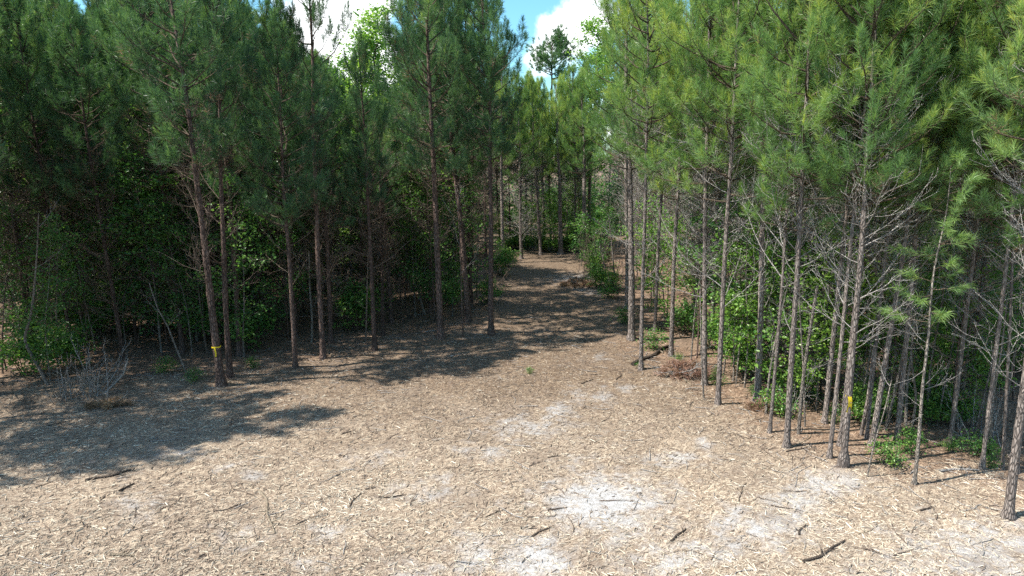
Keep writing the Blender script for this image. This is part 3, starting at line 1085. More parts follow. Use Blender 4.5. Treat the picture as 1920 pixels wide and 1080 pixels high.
def make_tree(seed, H, Rad, zb, limbs, n, size, tone, r0=0.06, spread=0.22, crook=0.3, barkm='bark_pale'):
    R = np.random.default_rng(seed)
    st, lf = MB(), MB()
    ax = trunk_axis(H, R, crook)
    n_ = len(ax)
    z = ax[:, 2]
    st.tube(ax, r0 * np.clip(1 - z / H, 0.06, 1) ** 0.8 + 0.4 * r0 * np.exp(-np.clip(z, 0, None) / 0.2), 7)
    cents = []
    for i in range(limbs):
        f = (i + R.random()) / limbs
        zz = zb + (H - zb) * f
        c = [np.interp(zz, z, ax[:, 0]), np.interp(zz, z, ax[:, 1]), zz]
        L = Rad * (0.4 + 0.7 * math.sin(PI * min(1, 0.22 + 0.8 * f))) * (0.6 + 0.5 * R.random())
        p = branch_path(c, R.random() * 6.28, 0.45 + 0.3 * R.random(), 0.35, L, R, 6, 0.14)
        st.tube(p, np.linspace(r0 * 0.3, 0.004, 6), 4)
        for q in range(int(4 + 4 * L)):
            pp, dd = along(p, 0.3 + 0.7 * R.random() * 0.99)
            a2 = R.random() * 6.28
            p2 = branch_path(pp, a2, 0.3 * R.normal() + 0.2, 0.2, 0.2 + 0.28 * L * R.random(), R, 3, 0.15)
            st.tube(p2, [0.006, 0.004, 0.003], 3)
            cents.append(p2[-1])
    keepc = [c for c in cents if R.random() < 0.72]
    leaves(lf, np.array(keepc), n, spread, size, R, 0, tone)
    return st.mesh('trunk', [M[barkm]]), lf.mesh('crown', [M['leaf']], smooth=False)


BUSH = [make_bush(500 + k, (0.9, 1.3, 1.7, 0.6)[k], (0.9, 1.1, 1.2, 0.7)[k], (7, 8, 9, 6)[k], (40, 56, 70, 26)[k], 12, (0.075, 0.085, 0.09, 0.06)[k], 0.55) for k in range(4)]
SAP = [make_tree(520 + k, (4.2, 5.6, 3.2)[k], (1.1, 1.4, 0.9)[k], (1.0, 1.3, 0.8)[k], (16, 20, 12)[k], 14, 0.10, 0.5, 0.028, 0.16) for k in range(3)]
THICK = [make_tree(560 + k, (6.5, 7.5, 5.5)[k], (1.5, 1.7, 1.5)[k], 0.7, (26, 30, 24)[k], 16, 0.11, (0.35, 0.3, 0.42)[k], 0.035, 0.2) for k in range(3)]
SAPB = [make_tree(580 + k, (4.6, 5.4)[k], (1.2, 1.1)[k], 0.6, (24, 26)[k], 16, 0.105, 0.85, 0.026, 0.2) for k in range(2)]
GUM = [make_tree(590 + k, 10.0, 1.7, 2.2, 34, 22, 0.13, 0.55, 0.07, 0.24, 0.4, 'bark') for k in range(2)]
TREE = [make_tree(540 + k, 13.5, 2.5, 4.5, 44, 26, 0.15, 0.72, 0.13, 0.28, 0.35) for k in range(2)]


def plant(name, meshes, parts, loc, s, rz, label, cat, group=None, up=None):
    root = bpy.data.objects.new(name, None)
    COL.objects.link(root)
    place(root, loc, up, rz, s)
    tag(root, label, cat, group)
    for me, pn in zip(meshes, parts):
        obj(pn, me, root)
    return root


# tall broadleaf trees behind
for k, (u, vtop, dist, label) in enumerate(((722, 34, 37, 'bright lime-green broadleaf tree sunlit behind the left pines, under the cloud'),
                                            (664, 90, 40, 'smaller sunlit broadleaf tree at the left shoulder of the bright lime-green one'),
                                            (754, 88, 35, 'lower sunlit broadleaf tree at the right shoulder of the bright lime-green one'),
                                            (1112, 50, 50, 'pale green broadleaf tree at the right of the sky gap, below the white cloud'),
                                            (1066, 200, 56, 'light green tree top at the right end of the sky gap, low above the trail'))):
    d = px_dir(u, vtop)
    t = dist / d.y
    H = CAM_H + d.z * t
    plant('broadleaf_tree', TREE[k % 2], ('trunk', 'crown'), (d.x * t, dist, 0), H / 13.5, k * 1.9, label, 'broadleaf tree', 'sunlit broadleaf trees behind the pines')

# saplings in the left wood and their labels
SP = [(95, 715, 4.4, 0, 'leafy crooked sapling at the far left, in front of the dark wood'), (235, 640, 5.4, 1, 'leafy sapling in the gloom between the crooked sapling and the ribboned pine'),
      (300, 640, 6.6, 1, 'tall leafy sapling left of the ribboned pine with bright leaf sprays'), (165, 660, 4.2, 2, 'shaded sapling behind the bare shrub at the left'), (370, 640, 7.2, 1, 'leafy sapling climbing up behind the ribboned pine'),
      (480, 600, 5.0, 0, 'dim leafy sapling behind the third pine in line at the left'), (640, 560, 6.0, 1, 'leafy sapling in the wood behind the slim pines'), (760, 560, 5.0, 0, 'leafy sapling behind the thick reddish pine'),
      (1090, 500, 3.0, 2, 'light green sapling on the right bank by the trail end'), (1130, 525, 3.6, 0, 'pale-stemmed sapling on the right bank of the trail'),
      (1245, 600, 4.6, 0, 'leafy sapling behind the grey pines by the trail mouth'), (1385, 690, 5.0, 0, 'bright green sapling left of the dark stout pine'), (1450, 720, 4.4, 2, 'bright green sapling right of the dark stout pine'),
      (1410, 640, 6.0, 1, 'tall green sapling deeper behind the dark stout pine'), (1640, 770, 4.0, 2, 'green sapling behind the strongly leaning pine'), (1740, 790, 4.2, 0, 'dark leafy sapling at the back of the right-hand hollow'),
      (1850, 800, 4.6, 1, 'leafy sapling behind the thin pines at the far right'), (1545, 720, 4.6, 0, 'leafy sapling in the shade left of the knobby pine'), (1790, 760, 5.2, 1, 'tall leafy sapling in the dark at the far right')]
for k, (u, v, H, var, label) in enumerate(SP):
    b = ground(u, v)
    hb = (4.2, 5.6, 3.2)[var]
    dark = k == 0  # far-left sapling: shade put into its leaves as a darker tone
    plant('leafy_sapling', THICK[1] if dark else SAP[var], ('trunk', 'crown'), b, 0.6 if dark else H / hb, k * 1.1, label, 'sapling', 'leafy saplings at the wood edges')

for k, (u, v, H, var, label) in enumerate(((1398, 702, 5.2, 1, 'bright lime-green sapling just left of the dark stout pine'), (1375, 715, 4.0, 0, 'bright lime-green sapling close right of the open-standing grey pine'), (1452, 748, 4.2, 0, 'bright lime-green sapling between the dark stout pine and the snapped stem'),
                                        (1530, 770, 4.6, 1, 'bright sapling in the gap left of the knobby pine'), (1612, 770, 3.6, 0, 'bright leafy sapling just right of the knobby pine'), (1745, 790, 3.0, 1, 'bright leafy sapling right of the forward young pine'),
                                        (1250, 610, 4.0, 0, 'bright sapling between the first grey pines at the trail mouth'), (1820, 800, 3.0, 1, 'bright leafy sapling left of the thin bare-limbed pine'))):
    plant('leafy_sapling', SAPB[var], ('trunk', 'crown'), ground(u, v), H / (4.6, 5.4)[var], k * 1.7, label, 'sapling', 'bright saplings among the right pines')
for k, (u, v, H, label) in enumerate(((60, 640, 9.6, 'tall dark broadleaf tree at the far left behind the crooked sapling'), (300, 620, 10.2, 'broadleaf tree with leafy sprays left behind the ribboned pine'), (375, 600, 9.2, 'broadleaf tree with leaves high behind the ribboned pine'),
                                     (585, 590, 9.4, 'broadleaf tree behind the tall thin sparse-topped pine'), (660, 570, 8.6, 'broadleaf tree left behind the slim pointed pine'), (190, 600, 10.4, 'broadleaf tree deep in the dark wood at the left'), (480, 580, 9.0, 'broadleaf tree behind the slim straight pine at the shade line'))):
    plant('broadleaf_tree', GUM[k % 2], ('trunk', 'crown'), ground(u, v), H / 10.0, k * 2.1, label, 'broadleaf tree', 'broadleaf trees inside the left wood')
for k in range(18):
    q = (k * 0.618) % 1
    u, v = 935 + 175 * q, 474 - 9 * ((k * 0.37) % 1)
    if k % 3 == 0:
        plant('leafy_sapling', SAPB[k % 2], ('trunk', 'crown'), ground(u, v - 2), 0.55 + 0.35 * q, k, 'bright leafy sapling closing the trail where it bends out of sight', 'sapling', 'bright saplings at the trail end')
    else:
        plant('shrub', BUSH[k % 3], ('stem', 'foliage'), ground(u, v), 0.6 + 0.5 * q, k * 1.3, 'leafy shrub in the brush that closes the trail end', 'shrub', 'shrubs at the trail end')
for k, (u, v, var, sc, label) in enumerate(((938, 515, 1, 1.0, 'shrub crowding the left side of the far trail'), (948, 500, 2, 0.9, 'taller shrub behind the one crowding the left side of the far trail'), (1122, 540, 1, 0.9, 'shrub crowding the right side of the shaded trail'), (1112, 515, 2, 0.9, 'taller shrub on the right trail bank by the bend'), (1140, 560, 3, 1.2, 'low shrub on the debris at the right side of the shaded trail'))):
    plant('shrub', BUSH[var], ('stem', 'foliage'), ground(u, v), sc, k * 2.0, label, 'shrub', 'green shrubs at the wood edges')
for k in range(16):
    u, v = 1200 + 44 * k + 13 * (k * 7 % 5), 690 + 13 * k - 22 * (k * 3 % 4) / 3
    plant('seedling', BUSH[3], ('stem', 'foliage'), ground(u, v), 0.3 + 0.25 * ((k * 0.618) % 1), k * 1.1, 'tiny green seedling in the needle litter under the right pines', 'seedling', 'seedlings in the litter')

# understory shrubs: shown ones by pixel, then the ones deeper in the wood
BP = [(1285, 622, 1, 1.0, 'fresh green shrub behind the brush pile'), (1375, 668, 2, 1.0, 'feathery bright shrub between the scarred pine and the dark stout pine'), (1395, 705, 1, 1.0, 'low feathery shrub in front of the bright saplings'), (1335, 655, 1, 0.9, 'green shrub close behind the scarred grey pine'),
      (1225, 655, 3, 1.0, 'low green plant beside the pale log at the trail mouth'), (1170, 605, 3, 0.9, 'small green sprout left of the stout grey pine foot'), (1460, 780, 3, 1.1, 'green sprout at the foot of the thin pale leaning pine'), (1500, 745, 1, 1.0, 'green shrub behind the snapped stem'),
      (1612, 790, 1, 0.75, 'lively green shrub right behind the knobby pine'), (1655, 790, 2, 0.55, 'green shrub at the foot of the strongly leaning pine'), (1745, 800, 1, 0.7, 'green shrub in the right-hand hollow'), (1800, 795, 2, 0.6, 'dark green shrub at the back of the right-hand hollow'),
      (1725, 765, 2, 0.8, 'dim shrub under the small leaning pine'), (1665, 872, 3, 0.8, 'tiny bright plant on open litter right of the knobby pine'), (1830, 855, 3, 0.8, 'small bright plant at the foot of the thin bare-limbed pine'), (1700, 850, 3, 0.8, 'grassy green tuft in the middle of the litter hollow'),
      (1105, 500, 1, 0.9, 'green shrub on the bank at the trail end'), (1150, 545, 2, 0.8, 'twiggy shrub on the right trail bank'), (310, 700, 3, 0.7, 'small green plant left of the ribboned pine'), (365, 715, 3, 0.55, 'low green plant at the foot of the ribboned pine'),
      (475, 690, 3, 0.5, 'low plant at the wood edge right of the ribboned pine'), (60, 700, 1, 1.2, 'dark shrub at the foot of the crooked sapling'), (130, 690, 1, 1.0, 'dark shrub behind the bare shrub at the left'), (845, 570, 1, 0.9, 'shrub in the shade behind the thick reddish pine'),
      (720, 575, 2, 0.9, 'shrub on the dark mound behind the slim pines'), (915, 570, 1, 0.9, 'shrub beside the last left front pine'), (993, 700, 3, 0.28, 'single tiny green sprout alone on the wood chips in mid clearing')]
for k, (u, v, var, s, label) in enumerate(BP):
    plant('shrub', BUSH[var], ('stem', 'foliage'), ground(u, v), s, k * 0.9, label, 'shrub', 'green shrubs at the wood edges')

R = np.random.default_rng(33)


def far_enough(x, y, d):
    q, w = np.array([x]), np.array([y])
    return min(seg_dist(q, w, LEFT_EDGE)[0], seg_dist(q, w, RIGHT_EDGE)[0]) > d


for (poly, n, box, d0, thick, lab, where) in ((LEFT_POLY, 140, (-30, 0, 18, 50), 1.5, 0.72, 'deep in the shaded left wood', 'of the left wood'),
                                             (RIGHT_POLY, 40, (4, 30, 15, 44), 3.6, 0.16, 'deep in the sunny right wood', 'of the right wood'),
                                             ([(-9, 47.5), (9, 47.5), (14, 70), (-14, 70)], 40, (-14, 14, 47, 70), 0.0, 0.6, 'closing the view beyond the end of the trail', 'beyond the end of the trail')):
    c = 0
    while c < n:
        x, y = box[0] + (box[1] - box[0]) * R.random(), box[2] + (box[3] - box[2]) * R.random() ** 1.1
        if not inside(np.array([x]), np.array([y]), poly)[0] or not far_enough(x, y, d0 + (1.2 if poly is RIGHT_POLY and x > 9 else 0)):
            continue
        u = float(project(x, y)[0])
        if not -80 < u < 1990:
            continue
        if poly is LEFT_POLY and 28.5 < y < 31.5 and -11 < x < -4.5:
            continue
        c += 1
        z = float(relief(x, y))
        q = R.random()
        if q < thick:
            var = int(R.integers(0, 3))
            plant('leafy_sapling', THICK[var], ('trunk', 'crown'), (x, y, z), 0.6 + 0.45 * R.random(), R.random() * 6, 'bushy leafy sapling ' + lab, 'sapling', 'bushy saplings ' + where)
        else:
            plant('shrub', BUSH[int(R.integers(0, 3))], ('stem', 'foliage'), (x, y, z), 0.9 + 0.9 * R.random(), R.random() * 6, 'understory shrub ' + lab, 'shrub', 'understory shrubs ' + where)

# thin dead saplings crowding between the pines
DEADSAP = []
for k in range(4):
    Rk = np.random.default_rng(700 + k)
    ax = trunk_axis(6.5, Rk, 0.25)
    mb = MB()
    mb.tube(ax, 0.032 * np.clip(1 - ax[:, 2] / 6.6, 0.12, 1), 6)
    DEADSAP.append((mb.mesh('trunk', [M['deadwood_brown'] if k % 2 else M['bark_red']]), dead_crown_mesh('dead_crown', ax, 0.8, 6.3, Rk, M['deadwood_brown'], 42, 1.1, 6)))
for (poly, n, box, d0, where) in ((LEFT_POLY, 130, (-26, 0, 18, 42), 0.8, 'in the shaded left wood'), (RIGHT_POLY, 45, (4, 26, 15, 36), 1.2, 'in the right wood')):
    c = 0
    while c < n:
        x, y = box[0] + (box[1] - box[0]) * R.random(), box[2] + (box[3] - box[2]) * R.random() ** 1.2
        u = float(project(x, y)[0])
        if not inside(np.array([x]), np.array([y]), poly)[0] or not far_enough(x, y, d0) or not -60 < u < 1980:
            continue
        c += 1
        plant('dead_sapling', DEADSAP[int(R.integers(0, 4))], ('trunk', 'dead_crown'), (x, y, float(relief(x, y))), 0.7 + 0.5 * R.random(), R.random() * 6, 'thin dead sapling with bare twigs ' + where, 'dead sapling', 'dead saplings ' + where, Vector((R.normal() * 0.07, R.normal() * 0.07, 1)).normalized())

# the thick far undergrowth that closes every view through the trunks
fm = MB()
cents = []
for k in range(5200):
    a = -0.95 + 1.9 * R.random()
    rr = 50 + 24 * R.random()
    x, y = rr * math.sin(a) * 1.05, rr * math.cos(a) + 6
    hmax = 2.0 + 5.0 * float(vnoise(x, y, 0.16, 17))
    cents.append((x, y, hmax * R.random() ** 0.8))
leaves(fm, np.array(cents), 12, 0.42, 0.26, R, 0, 0.3)
tag(obj('far_undergrowth', fm.mesh('far_undergrowth', [M['leaf']], smooth=False)), 'dense leafy undergrowth far behind the trunks, closing the view', 'undergrowth', kind='stuff')


# ------------------------------------------------------------------ single thin stems
def poly_stem(name, pix, r0, r1, m, label, cat, limbs=3, seed=0, group=None):
    """a crooked stem through the given photo pixels, standing in its own plane"""
    R = np.random.default_rng(seed)
    b = ground(*pix[0])
    P = []
    for (u, v) in pix:
        d = px_dir(u, v)
        t = b.y / d.y
        P.append(np.array(Vector((0, 0, CAM_H)) + d * t - b))
    P = np.array(P)
    P[:, 1] = np.cumsum(R.normal(size=len(P)) * 0.05)
    P[0] = (0, 0, -0.1)
    t = np.linspace(0, len(P) - 1, 5 * len(P))
    Q = np.stack([np.interp(t, np.arange(len(P)), P[:, i]) for i in range(3)], 1)
    for _ in range(2):
        Q[1:-1] = (Q[:-2] + Q[1:-1] * 2 + Q[2:]) / 4
    root = bpy.data.objects.new(name, None)
    COL.objects.link(root)
    root.location = b
    tag(root, label, cat, group)
    mb = MB()
    mb.tube(Q, np.linspace(r0, r1, len(Q)), 7, cap=True)
    obj('trunk', mb.mesh('trunk', [m]), root)
    for i in range(limbs):
        p, d = along(Q, 0.35 + 0.62 * (i + R.random()) / limbs)
        o = obj('dead_branch', LIMBS['grey'][int(R.integers(0, 9))], root)
        o.location = p
        o.rotation_euler = (0, R.normal() * 0.3, R.random() * 6.28)
        s = 0.25 + 0.45 * R.random()
        o.scale = (s, s, s)
    return root


poly_stem('bent_sapling', [(92, 722), (70, 690), (40, 640), (58, 590), (62, 540), (66, 470), (70, 400)], 0.05, 0.015, M['bark_pale'], 'pale crooked stem curving up out of the ground at the far left', 'sapling', 5, 1)
poly_stem('bent_sapling', [(352, 702), (330, 650), (315, 610), (300, 575), (282, 530)], 0.03, 0.012, M['bark_pale'], 'thin pale stem bent leftwards, left of the ribboned pine', 'sapling', 3, 2)
poly_stem('broken_stem', [(190, 738), (215, 720), (233, 700), (241, 672)], 0.035, 0.015, M['deadwood'], 'short broken grey branch leaning right beside the bare shrub', 'dead branch', 2, 3)
poly_stem('broken_stem', [(584, 642), (586, 600), (580, 540), (578, 470)], 0.045, 0.02, M['bark_pale'], 'pale thin stem with a flared foot between two slim left pines', 'sapling', 4, 4)
poly_stem('bent_sapling', [(868, 633), (866, 560), (864, 480), (860, 400), (858, 340)], 0.028, 0.014, M['bark_red'], 'very thin brown stem between the thick reddish pine and the trail', 'sapling', 5, 5)
poly_stem('bent_sapling', [(798, 590), (785, 555), (780, 500), (777, 420)], 0.05, 0.02, M['bark_pale'], 'pale crooked sapling on the dark mound left of the thick reddish pine', 'sapling', 6, 6)
poly_stem('broken_stem', [(1497, 813), (1505, 720), (1517, 630), (1531, 535)], 0.045, 0.033, M['bark_pale'], 'snapped-off pine stem with a broken orange top among the right pines', 'snapped stem', 6, 7)
poly_stem('broken_stem', [(1614, 815), (1622, 740), (1631, 640)], 0.045, 0.04, M['bark'], 'short snapped stem with a blunt top behind the knobby pine', 'snapped stem', 2, 8)
poly_stem('bent_sapling', [(1625, 893), (1638, 830), (1652, 770), (1668, 710)], 0.018, 0.009, M['bark_pale'], 'whip-thin pale stem leaning right in front of the strongly leaning pine', 'sapling', 3, 9)
poly_stem('bent_sapling', [(1157, 545), (1150, 500), (1146, 450), (1140, 400)], 0.045, 0.02, M['bark_pale'], 'pale leaning stem at the right bank of the trail', 'sapling', 5, 10)
poly_stem('bent_sapling', [(1141, 540), (1134, 500), (1125, 455)], 0.035, 0.015, M['bark_pale'], 'shorter pale stem beside the leaning one at the right trail bank', 'sapling', 4, 11)
poly_stem('bent_sapling', [(1660, 800), (1672, 720), (1684, 660)], 0.016, 0.01, M['bark_pale'], 'thin twiggy stem in the shadow of the strongly leaning pine', 'sapling', 3, 12)
poly_stem('bent_sapling', [(1510, 800), (1505, 700), (1500, 600), (1497, 500)], 0.022, 0.012, M['bark_pale'], 'thin pale stem with bare twigs right behind the snapped stem', 'sapling', 7, 13)
poly_stem('bent_sapling', [(1755, 800), (1775, 700), (1790, 600), (1800, 480)], 0.024, 0.012, M['bark_pale'], 'thin bare stem in the right-hand hollow with dead twigs', 'sapling', 7, 14)


# thin pale poles crowding between the front pines on the right
Rp = np.random.default_rng(88)
for k in range(26):
    q = (k + Rp.random()) / 26
    u0 = 1290 + 600 * q
    v0 = 700 + 150 * q + 26 * Rp.normal() - (20 if q > 0.75 else 0)
    h = 200 + 170 * Rp.random()
    ln = h * (0.06 + 0.10 * q + 0.07 * Rp.normal())
    poly_stem('bent_sapling', [(u0, v0), (u0 + ln * 0.3 + 4 * Rp.normal(), v0 - h * 0.33), (u0 + ln * 0.7 + 4 * Rp.normal(), v0 - h * 0.66), (u0 + ln, v0 - h)], 0.022 + 0.02 * Rp.random(), 0.011,
              M['bark_pale'], 'thin pale pole-like stem crowded between the grey pines of the right wood edge', 'sapling', 3 + k % 4, 900 + k, 'thin pale poles among the right pines')


# small living pine with a few green tufts, leaning right
def small_pine(u0, v0, u1, v1, H, label, seed):
    R = np.random.default_rng(seed)
    b, up = lean(u0, v0, u1, v1)
    root = bpy.data.objects.new('young_pine', None)
    COL.objects.link(root)
    place(root, b, up, 0, 1)
    tag(root, label, 'young pine')
    ax = trunk_axis(H, R, 0.07)
    obj('trunk', trunk_mesh('trunk', ax, 0.036, H, M['bark_pale'], R, 8), root)
    mb = MB()
    tufts = []
    for i in range(26):
        zz = H * (0.50 + 0.5 * (i + R.random()) / 26)
        c = [np.interp(zz, ax[:, 2], ax[:, 0]), np.interp(zz, ax[:, 2], ax[:, 1]), zz]
        L = 0.35 + 0.75 * R.random() * (1.35 - zz / H)
        p = branch_path(c, R.random() * 6.28, 0.1 + 0.25 * R.normal(), 0.5, L, R, 6, 0.12)
        mb.tube(p, np.linspace(0.009, 0.004, 6), 4, 1)
        for q in range(5):
            pp, dd = along(p, 0.45 + 0.54 * q / 4)
            tufts.append((pp, dd + np.array([0, 0, .05]) + 0.25 * R.normal(size=3), 0.14, 0.25, 1.3, 0.4 + 0.25 * R.random(), 0.95))
    needles(mb, tufts, 24, 0.19, 0.007, 0, R)
    obj('crown', mb.mesh('crown', [M['needle'], M['twig']], smooth=False), root)
    for i in range(10):
        zz = H * (0.2 + 0.4 * (i + R.random()) / 10)
        o = obj('dead_branch', LIMBS['grey'][i % 9], root)
        o.location = (np.interp(zz, ax[:, 2], ax[:, 0]), np.interp(zz, ax[:, 2], ax[:, 1]), zz)
        o.rotation_euler = (0, R.normal() * 0.3 + 0.4, R.random() * 6.28)
        o.scale = [0.3 + 0.4 * R.random()] * 3
    return root


small_pine(1714, 908, 1760, 500, 6.2, 'thin young pine with a few green needle tufts, standing forward of the right-hand hollow', 1)
small_pine(1690, 790, 1706, 520, 6.0, 'spindly young pine with sparse tufts in the shadow behind the forward young pine', 2)
small_pine(1800, 800, 1822, 560, 5.4, 'small tufted young pine in front of the dark wood at the far right', 3)


# bare shrub of dead stems at the left
def bare_shrub(u, v, H, stems, label, seed, m=None):
    R = np.random.default_rng(seed)
    root = bpy.data.objects.new('bare_shrub', None)
    COL.objects.link(root)
    root.location = ground(u, v)
    tag(root, label, 'shrub', 'bare twiggy shrubs')
    for i in range(stems):
        mb = MB()
        dead_limb(mb, (R.normal() * 0.22, R.normal() * 0.18, -0.05), R.random() * 6.28, 1.0 + 0.3 * R.normal(), H * (0.5 + 0.6 * R.random()), R, 0.012, 5, 0, 0.004)
        obj('stem', mb.mesh('stem', [m or M['deadwood']]), root)
    return root


bare_shrub(178, 742, 1.7, 16, 'bare grey many-stemmed shrub in front of the dark wood at the left', 1)
bare_shrub(120, 748, 1.1, 10, 'low bare twigs left of the bare grey many-stemmed shrub', 2)
bare_shrub(660, 610, 1.5, 10, 'bare brown shrub in the shade behind the slim pines', 3, M['deadwood_brown'])
bare_shrub(750, 600, 1.8, 12, 'bare tangled shrub on the dark mound', 4, M['deadwood_brown'])
bare_shrub(1120, 520, 1.6, 12, 'bare brown shrub on the right trail bank', 5, M['deadwood_brown'])
bare_shrub(1145, 560, 1.2, 10, 'low bare shrub nearest on the right trail bank', 6, M['deadwood_brown'])
bare_shrub(1108, 505, 2.2, 14, 'tall tangled bare shrub on the right bank where the trail bends', 9, M['deadwood_brown'])
bare_shrub(1160, 520, 2.4, 14, 'tall bare shrub behind the stout grey pine at the trail bank', 10, M['deadwood_brown'])
bare_shrub(1132, 500, 2.6, 14, 'tallest bare shrub on the right bank of the trail', 11, M['deadwood_brown'])
bare_shrub(1098, 530, 1.4, 10, 'low bare brush pushed up beside the shaded trail on its right', 12, M['deadwood_brown'])
bare_shrub(932, 540, 1.3, 10, 'bare brown brush at the left side of the trail behind the last front pine', 13, M['deadwood_brown'])
bare_shrub(1480, 770, 1.4, 8, 'bare grey shrub left of the snapped stem', 7)
bare_shrub(1850, 830, 1.5, 9, 'bare grey shrub among the thin pines at the far right', 8)


# ------------------------------------------------------------------ sticks and logs on the ground
def stick(u0, v0, u1, v1, r, m, label, seed, name='fallen_stick', cat='stick', lift=0.0, bend=0.05):
    R = np.random.default_rng(seed)
    a, b = ground(u0, v0), ground(u1, v1)
    c = (a + b) / 2
    n = 9
    t = np.linspace(0, 1, n)
    p = np.outer(1 - t, np.array(a - c)) + np.outer(t, np.array(b - c))
    L = (b - a).length
    perp = np.array([-(b - a).y, (b - a).x, 0]) / (L + 1e-6)
    p += np.outer(np.sin(t * PI) * bend * L * R.normal() + 0.02 * L * np.sin(t * 9 + R.random() * 6), perp)
    for i in range(n):
        p[i, 2] = float(relief(p[i, 0] + c.x, p[i, 1] + c.y)) - c.z + r * 0.7 + lift * t[i]
    mb = MB()
    rad = r * (1 - 0.5 * t) * (1 + 0.12 * R.normal(size=n))
    mb.tube(p, rad, 7, cap=True)
    for i in range(2):
        q, d = along(p, 0.2 + 0.6 * R.random())
        mb.tube(branch_path(q, math.atan2(d[1], d[0]) + R.choice([-1, 1]) * 0.7, 0.3, 0.3, 0.12 * L + 0.05, R, 3), [r * 0.5, r * 0.4, r * 0.2], 5)
    o = obj(name, mb.mesh(name, [m]))
    o.location = c
    return tag(o, label, cat, 'sticks lying on the clearing')


D, Pp, G = M['stick_dark'], M['stick_pale'], M['deadwood']
ST = [(160, 902, 248, 882, .035, D, 'long dark stick at the shadow edge in the lower left'), (225, 922, 252, 908, .035, D, 'short dark stick just below the long dark one at lower left'), (488, 920, 511, 1002, .03, Pp, 'long pale stick pointing towards the viewer, lower left of centre'),
      (1507, 1055, 1582, 1014, .035, D, 'thick dark stick near the bottom edge beside the right sand patch'), (1502, 1018, 1572, 1053, .016, Pp, 'slender pale stick beside the thick dark one at the bottom'), (1497, 1003, 1512, 985, .025, D, 'stubby dark stick above the thick dark one at the bottom'),
      (997, 1006, 1038, 987, .022, D, 'dark stick below the brightest sand patch'), (1257, 1016, 1286, 992, .028, D, 'dark split stick between the two largest sand patches'), (1725, 958, 1748, 951, .025, D, 'small curved dark stick on the tan litter at right'),
      (1387, 941, 1399, 906, .015, D, 'thin dark stick standing across the chips left of the right sand patch'), (1492, 913, 1520, 872, .015, G, 'thin stick pointing up to the knobby pine'), (1762, 884, 1836, 884, .035, G, 'grey stick lying crosswise in the litter hollow'),
      (1027, 958, 1063, 952, .02, D, 'dark forked stick at the left rim of the brightest sand patch'), (655, 951, 678, 925, .018, D, 'thin dark stick left of centre near the bottom'), (400, 960, 451, 945, .018, D, 'dark thin stick left of the long pale one'),
      (710, 933, 763, 927, .02, D, 'brown stick lying crosswise in the centre bottom'), (720, 913, 728, 887, .014, Pp, 'short pale upright-lying stick above the crosswise brown one'), (798, 795, 806, 818, .014, Pp, 'small pale stick in mid clearing'),
      (685, 918, 703, 915, .02, D, 'very short dark stick left of the crosswise brown one'), (208, 1041, 252, 1043, .035, Pp, 'broad white splinter near the lower left corner'), (1027, 858, 1051, 855, .016, D, 'short dark stick above the brightest sand patch'),
      (1090, 720, 1112, 712, .025, D, 'dark root piece below the tree shade in mid clearing'), (858, 817, 893, 825, .012, Pp, 'thin pale splinter left of the middle sand patch'), (1155, 712, 1166, 703, .02, D, 'small dark stick next to the small sand spots below the slim pale pine'),
      (1187, 686, 1256, 650, .085, D, 'long dark log lying behind the slim pale pine'), (1219, 643, 1244, 663, .06, Pp, 'pale barkless log lying across the long dark log'), (1252, 694, 1294, 724, .03, Pp, 'pale pole sticking out of the brush pile'),
      (1175, 672, 1190, 680, .025, Pp, 'short pale piece of wood left of the long dark log'), (560, 806, 640, 800, .012, G, 'faint thin stick at the shade edge left of centre'), (90, 800, 130, 790, .02, D, 'dark stick in the shade at the left'), (640, 815, 665, 808, .018, D, 'dark stick by the shade tip left of centre'),
      (1475, 848, 1530, 838, .02, D, 'dark stick at the foot of the bare-limbed front pine'), (1480, 838, 1520, 815, .018, Pp, 'pale stick propped by the bare-limbed front pine'), (1600, 1005, 1640, 990, .012, Pp, 'thin pale stick right of the right sand patch'), (905, 970, 950, 952, .014, D, 'thin dark stick left of the brightest sand patch')]
for k, (u0, v0, u1, v1, r, m, label) in enumerate(ST):
    log = 'log' in label
    stick(u0, v0, u1, v1, r * 0.8, m, label, 600 + k, 'fallen_log' if log else 'fallen_stick', 'log' if log else 'stick')


# brush piles of dry reddish needles and sticks
def brush_pile(u, v, W, H, nst, label, seed):
    R = np.random.default_rng(seed)
    root = bpy.data.objects.new('brush_pile', None)
    COL.objects.link(root)
    root.location = ground(u, v)
    tag(root, label, 'brush pile', 'brush piles of dry red needles')
    mb = MB()
    tufts = []
    for i in range(int(80 * W)):
        a, rr = R.random() * 6.28, math.sqrt(R.random())
        x, y = W * 0.5 * rr * math.cos(a), W * 0.32 * rr * math.sin(a)
        z = H * (1 - rr * rr) * (0.4 + 0.6 * R.random())
        tufts.append(((x, y, z + 0.02), (R.normal(), R.normal(), 0.3 * R.normal() + 0.1), 0.15, 0.2, 1.2, 0.25 + 0.6 * R.random(), 0.9))
    needles(mb, tufts, 26, 0.2, 0.012, 0, R)
    obj('needle_heap', mb.mesh('needle_heap', [M['dry_needle']], smooth=False), root)
    for i in range(nst):
        mb = MB()
        a = R.random() * 6.28
        p0 = (R.normal() * W * 0.18, R.normal() * W * 0.12, 0.02 + H * 0.5 * R.random())
        dead_limb(mb, p0, a, 0.1 + 0.2 * R.normal(), W * (0.35 + 0.35 * R.random()), R, 0.016, 4, 0, 0.005)
        obj('branch', mb.mesh('branch', [M['deadwood']]), root)
    return root


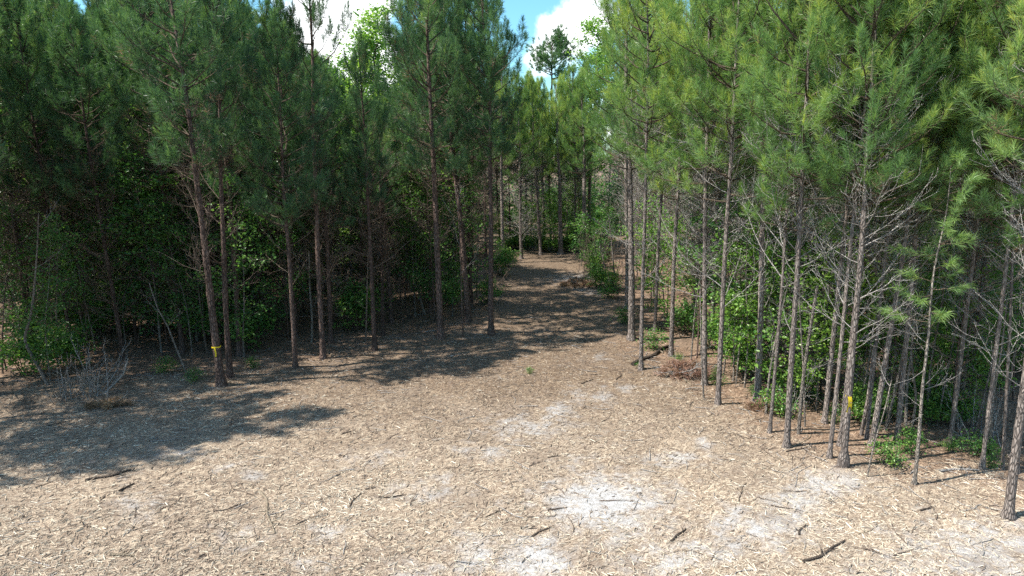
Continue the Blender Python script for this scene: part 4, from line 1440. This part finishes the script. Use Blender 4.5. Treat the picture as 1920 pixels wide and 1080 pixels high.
brush_pile(1285, 702, 1.5, 0.42, 14, 'brush pile of grey sticks and red dry needles beside the scarred pine', 1)
brush_pile(1440, 768, 0.9, 0.14, 3, 'low heap of dry red needles at the foot of the dark stout pine', 2)
brush_pile(1085, 535, 1.8, 0.3, 6, 'dark brush heap on the right side of the shaded trail', 5)
brush_pile(205, 760, 0.8, 0.06, 3, 'small heap of reddish needles below the bare grey shrub', 7)


# ------------------------------------------------------------------ yellow ribbons
def ribbon(u0, v0, u1, v1, vr, wpx, label, k, tail):
    b, up = lean(u0, v0, u1, v1)
    dep = project(b.x, b.y)[2]
    # height along the trunk where the ribbon sits
    for h in np.linspace(0.3, 3, 200):
        q = b + up * h
        if project(q.x, q.y, q.z)[1] < vr:
            break
    R = np.random.default_rng(k)
    rad = wpx / FPX * dep / 2 * 1.08
    root = bpy.data.objects.new('ribbon', None)
    COL.objects.link(root)
    place(root, q, up)
    tag(root, label, 'ribbon', 'yellow ribbons on pines')
    mb = MB()
    th = np.linspace(0, 2 * PI, 25)
    for rr, fl in ((rad, 1), (rad + 0.004, -1)):
        lo = np.stack([rr * np.cos(th), rr * np.sin(th), np.full(25, -0.02) + 0.006 * np.sin(3 * th)], 1)
        hi = lo + np.array([0, 0, 0.035])
        i = np.arange(24)
        mb.add(np.vstack([lo, hi]), np.stack([i, i + 1, i + 26, i + 25], 1))
    obj('loop', mb.mesh('loop', [M['ribbon']]), root)
    mb = MB()
    n = 12
    t = np.linspace(0, 1, n)
    x0 = tail[2]
    for dy in (0, 0.004):
        cx = x0 + 0.02 * np.sin(t * 3)
        cy = -rad - 0.012 - 0.01 * np.sin(t * 5) - dy
        z = -tail[0] * t
        wv = tail[1] / 2
        A = np.stack([cx - wv, cy, z], 1)
        B = np.stack([cx + wv, cy + 0.012, z], 1)
        i = np.arange(n - 1)
        mb.add(np.vstack([A, B]), np.stack([i, i + n, i + n + 1, i + 1], 1))
    obj('tail', mb.mesh('tail', [M['ribbon']]), root)


ribbon(415, 722, 352, 240, 650, 15, 'yellow ribbon tied round the leaning left pine with a hanging tail', 1, (0.27, 0.035, 0.0))
ribbon(1581, 874, 1633, 200, 742, 9, 'yellow ribbon hanging down the trunk of the knobby right pine', 3, (0.34, 0.085, -0.01))
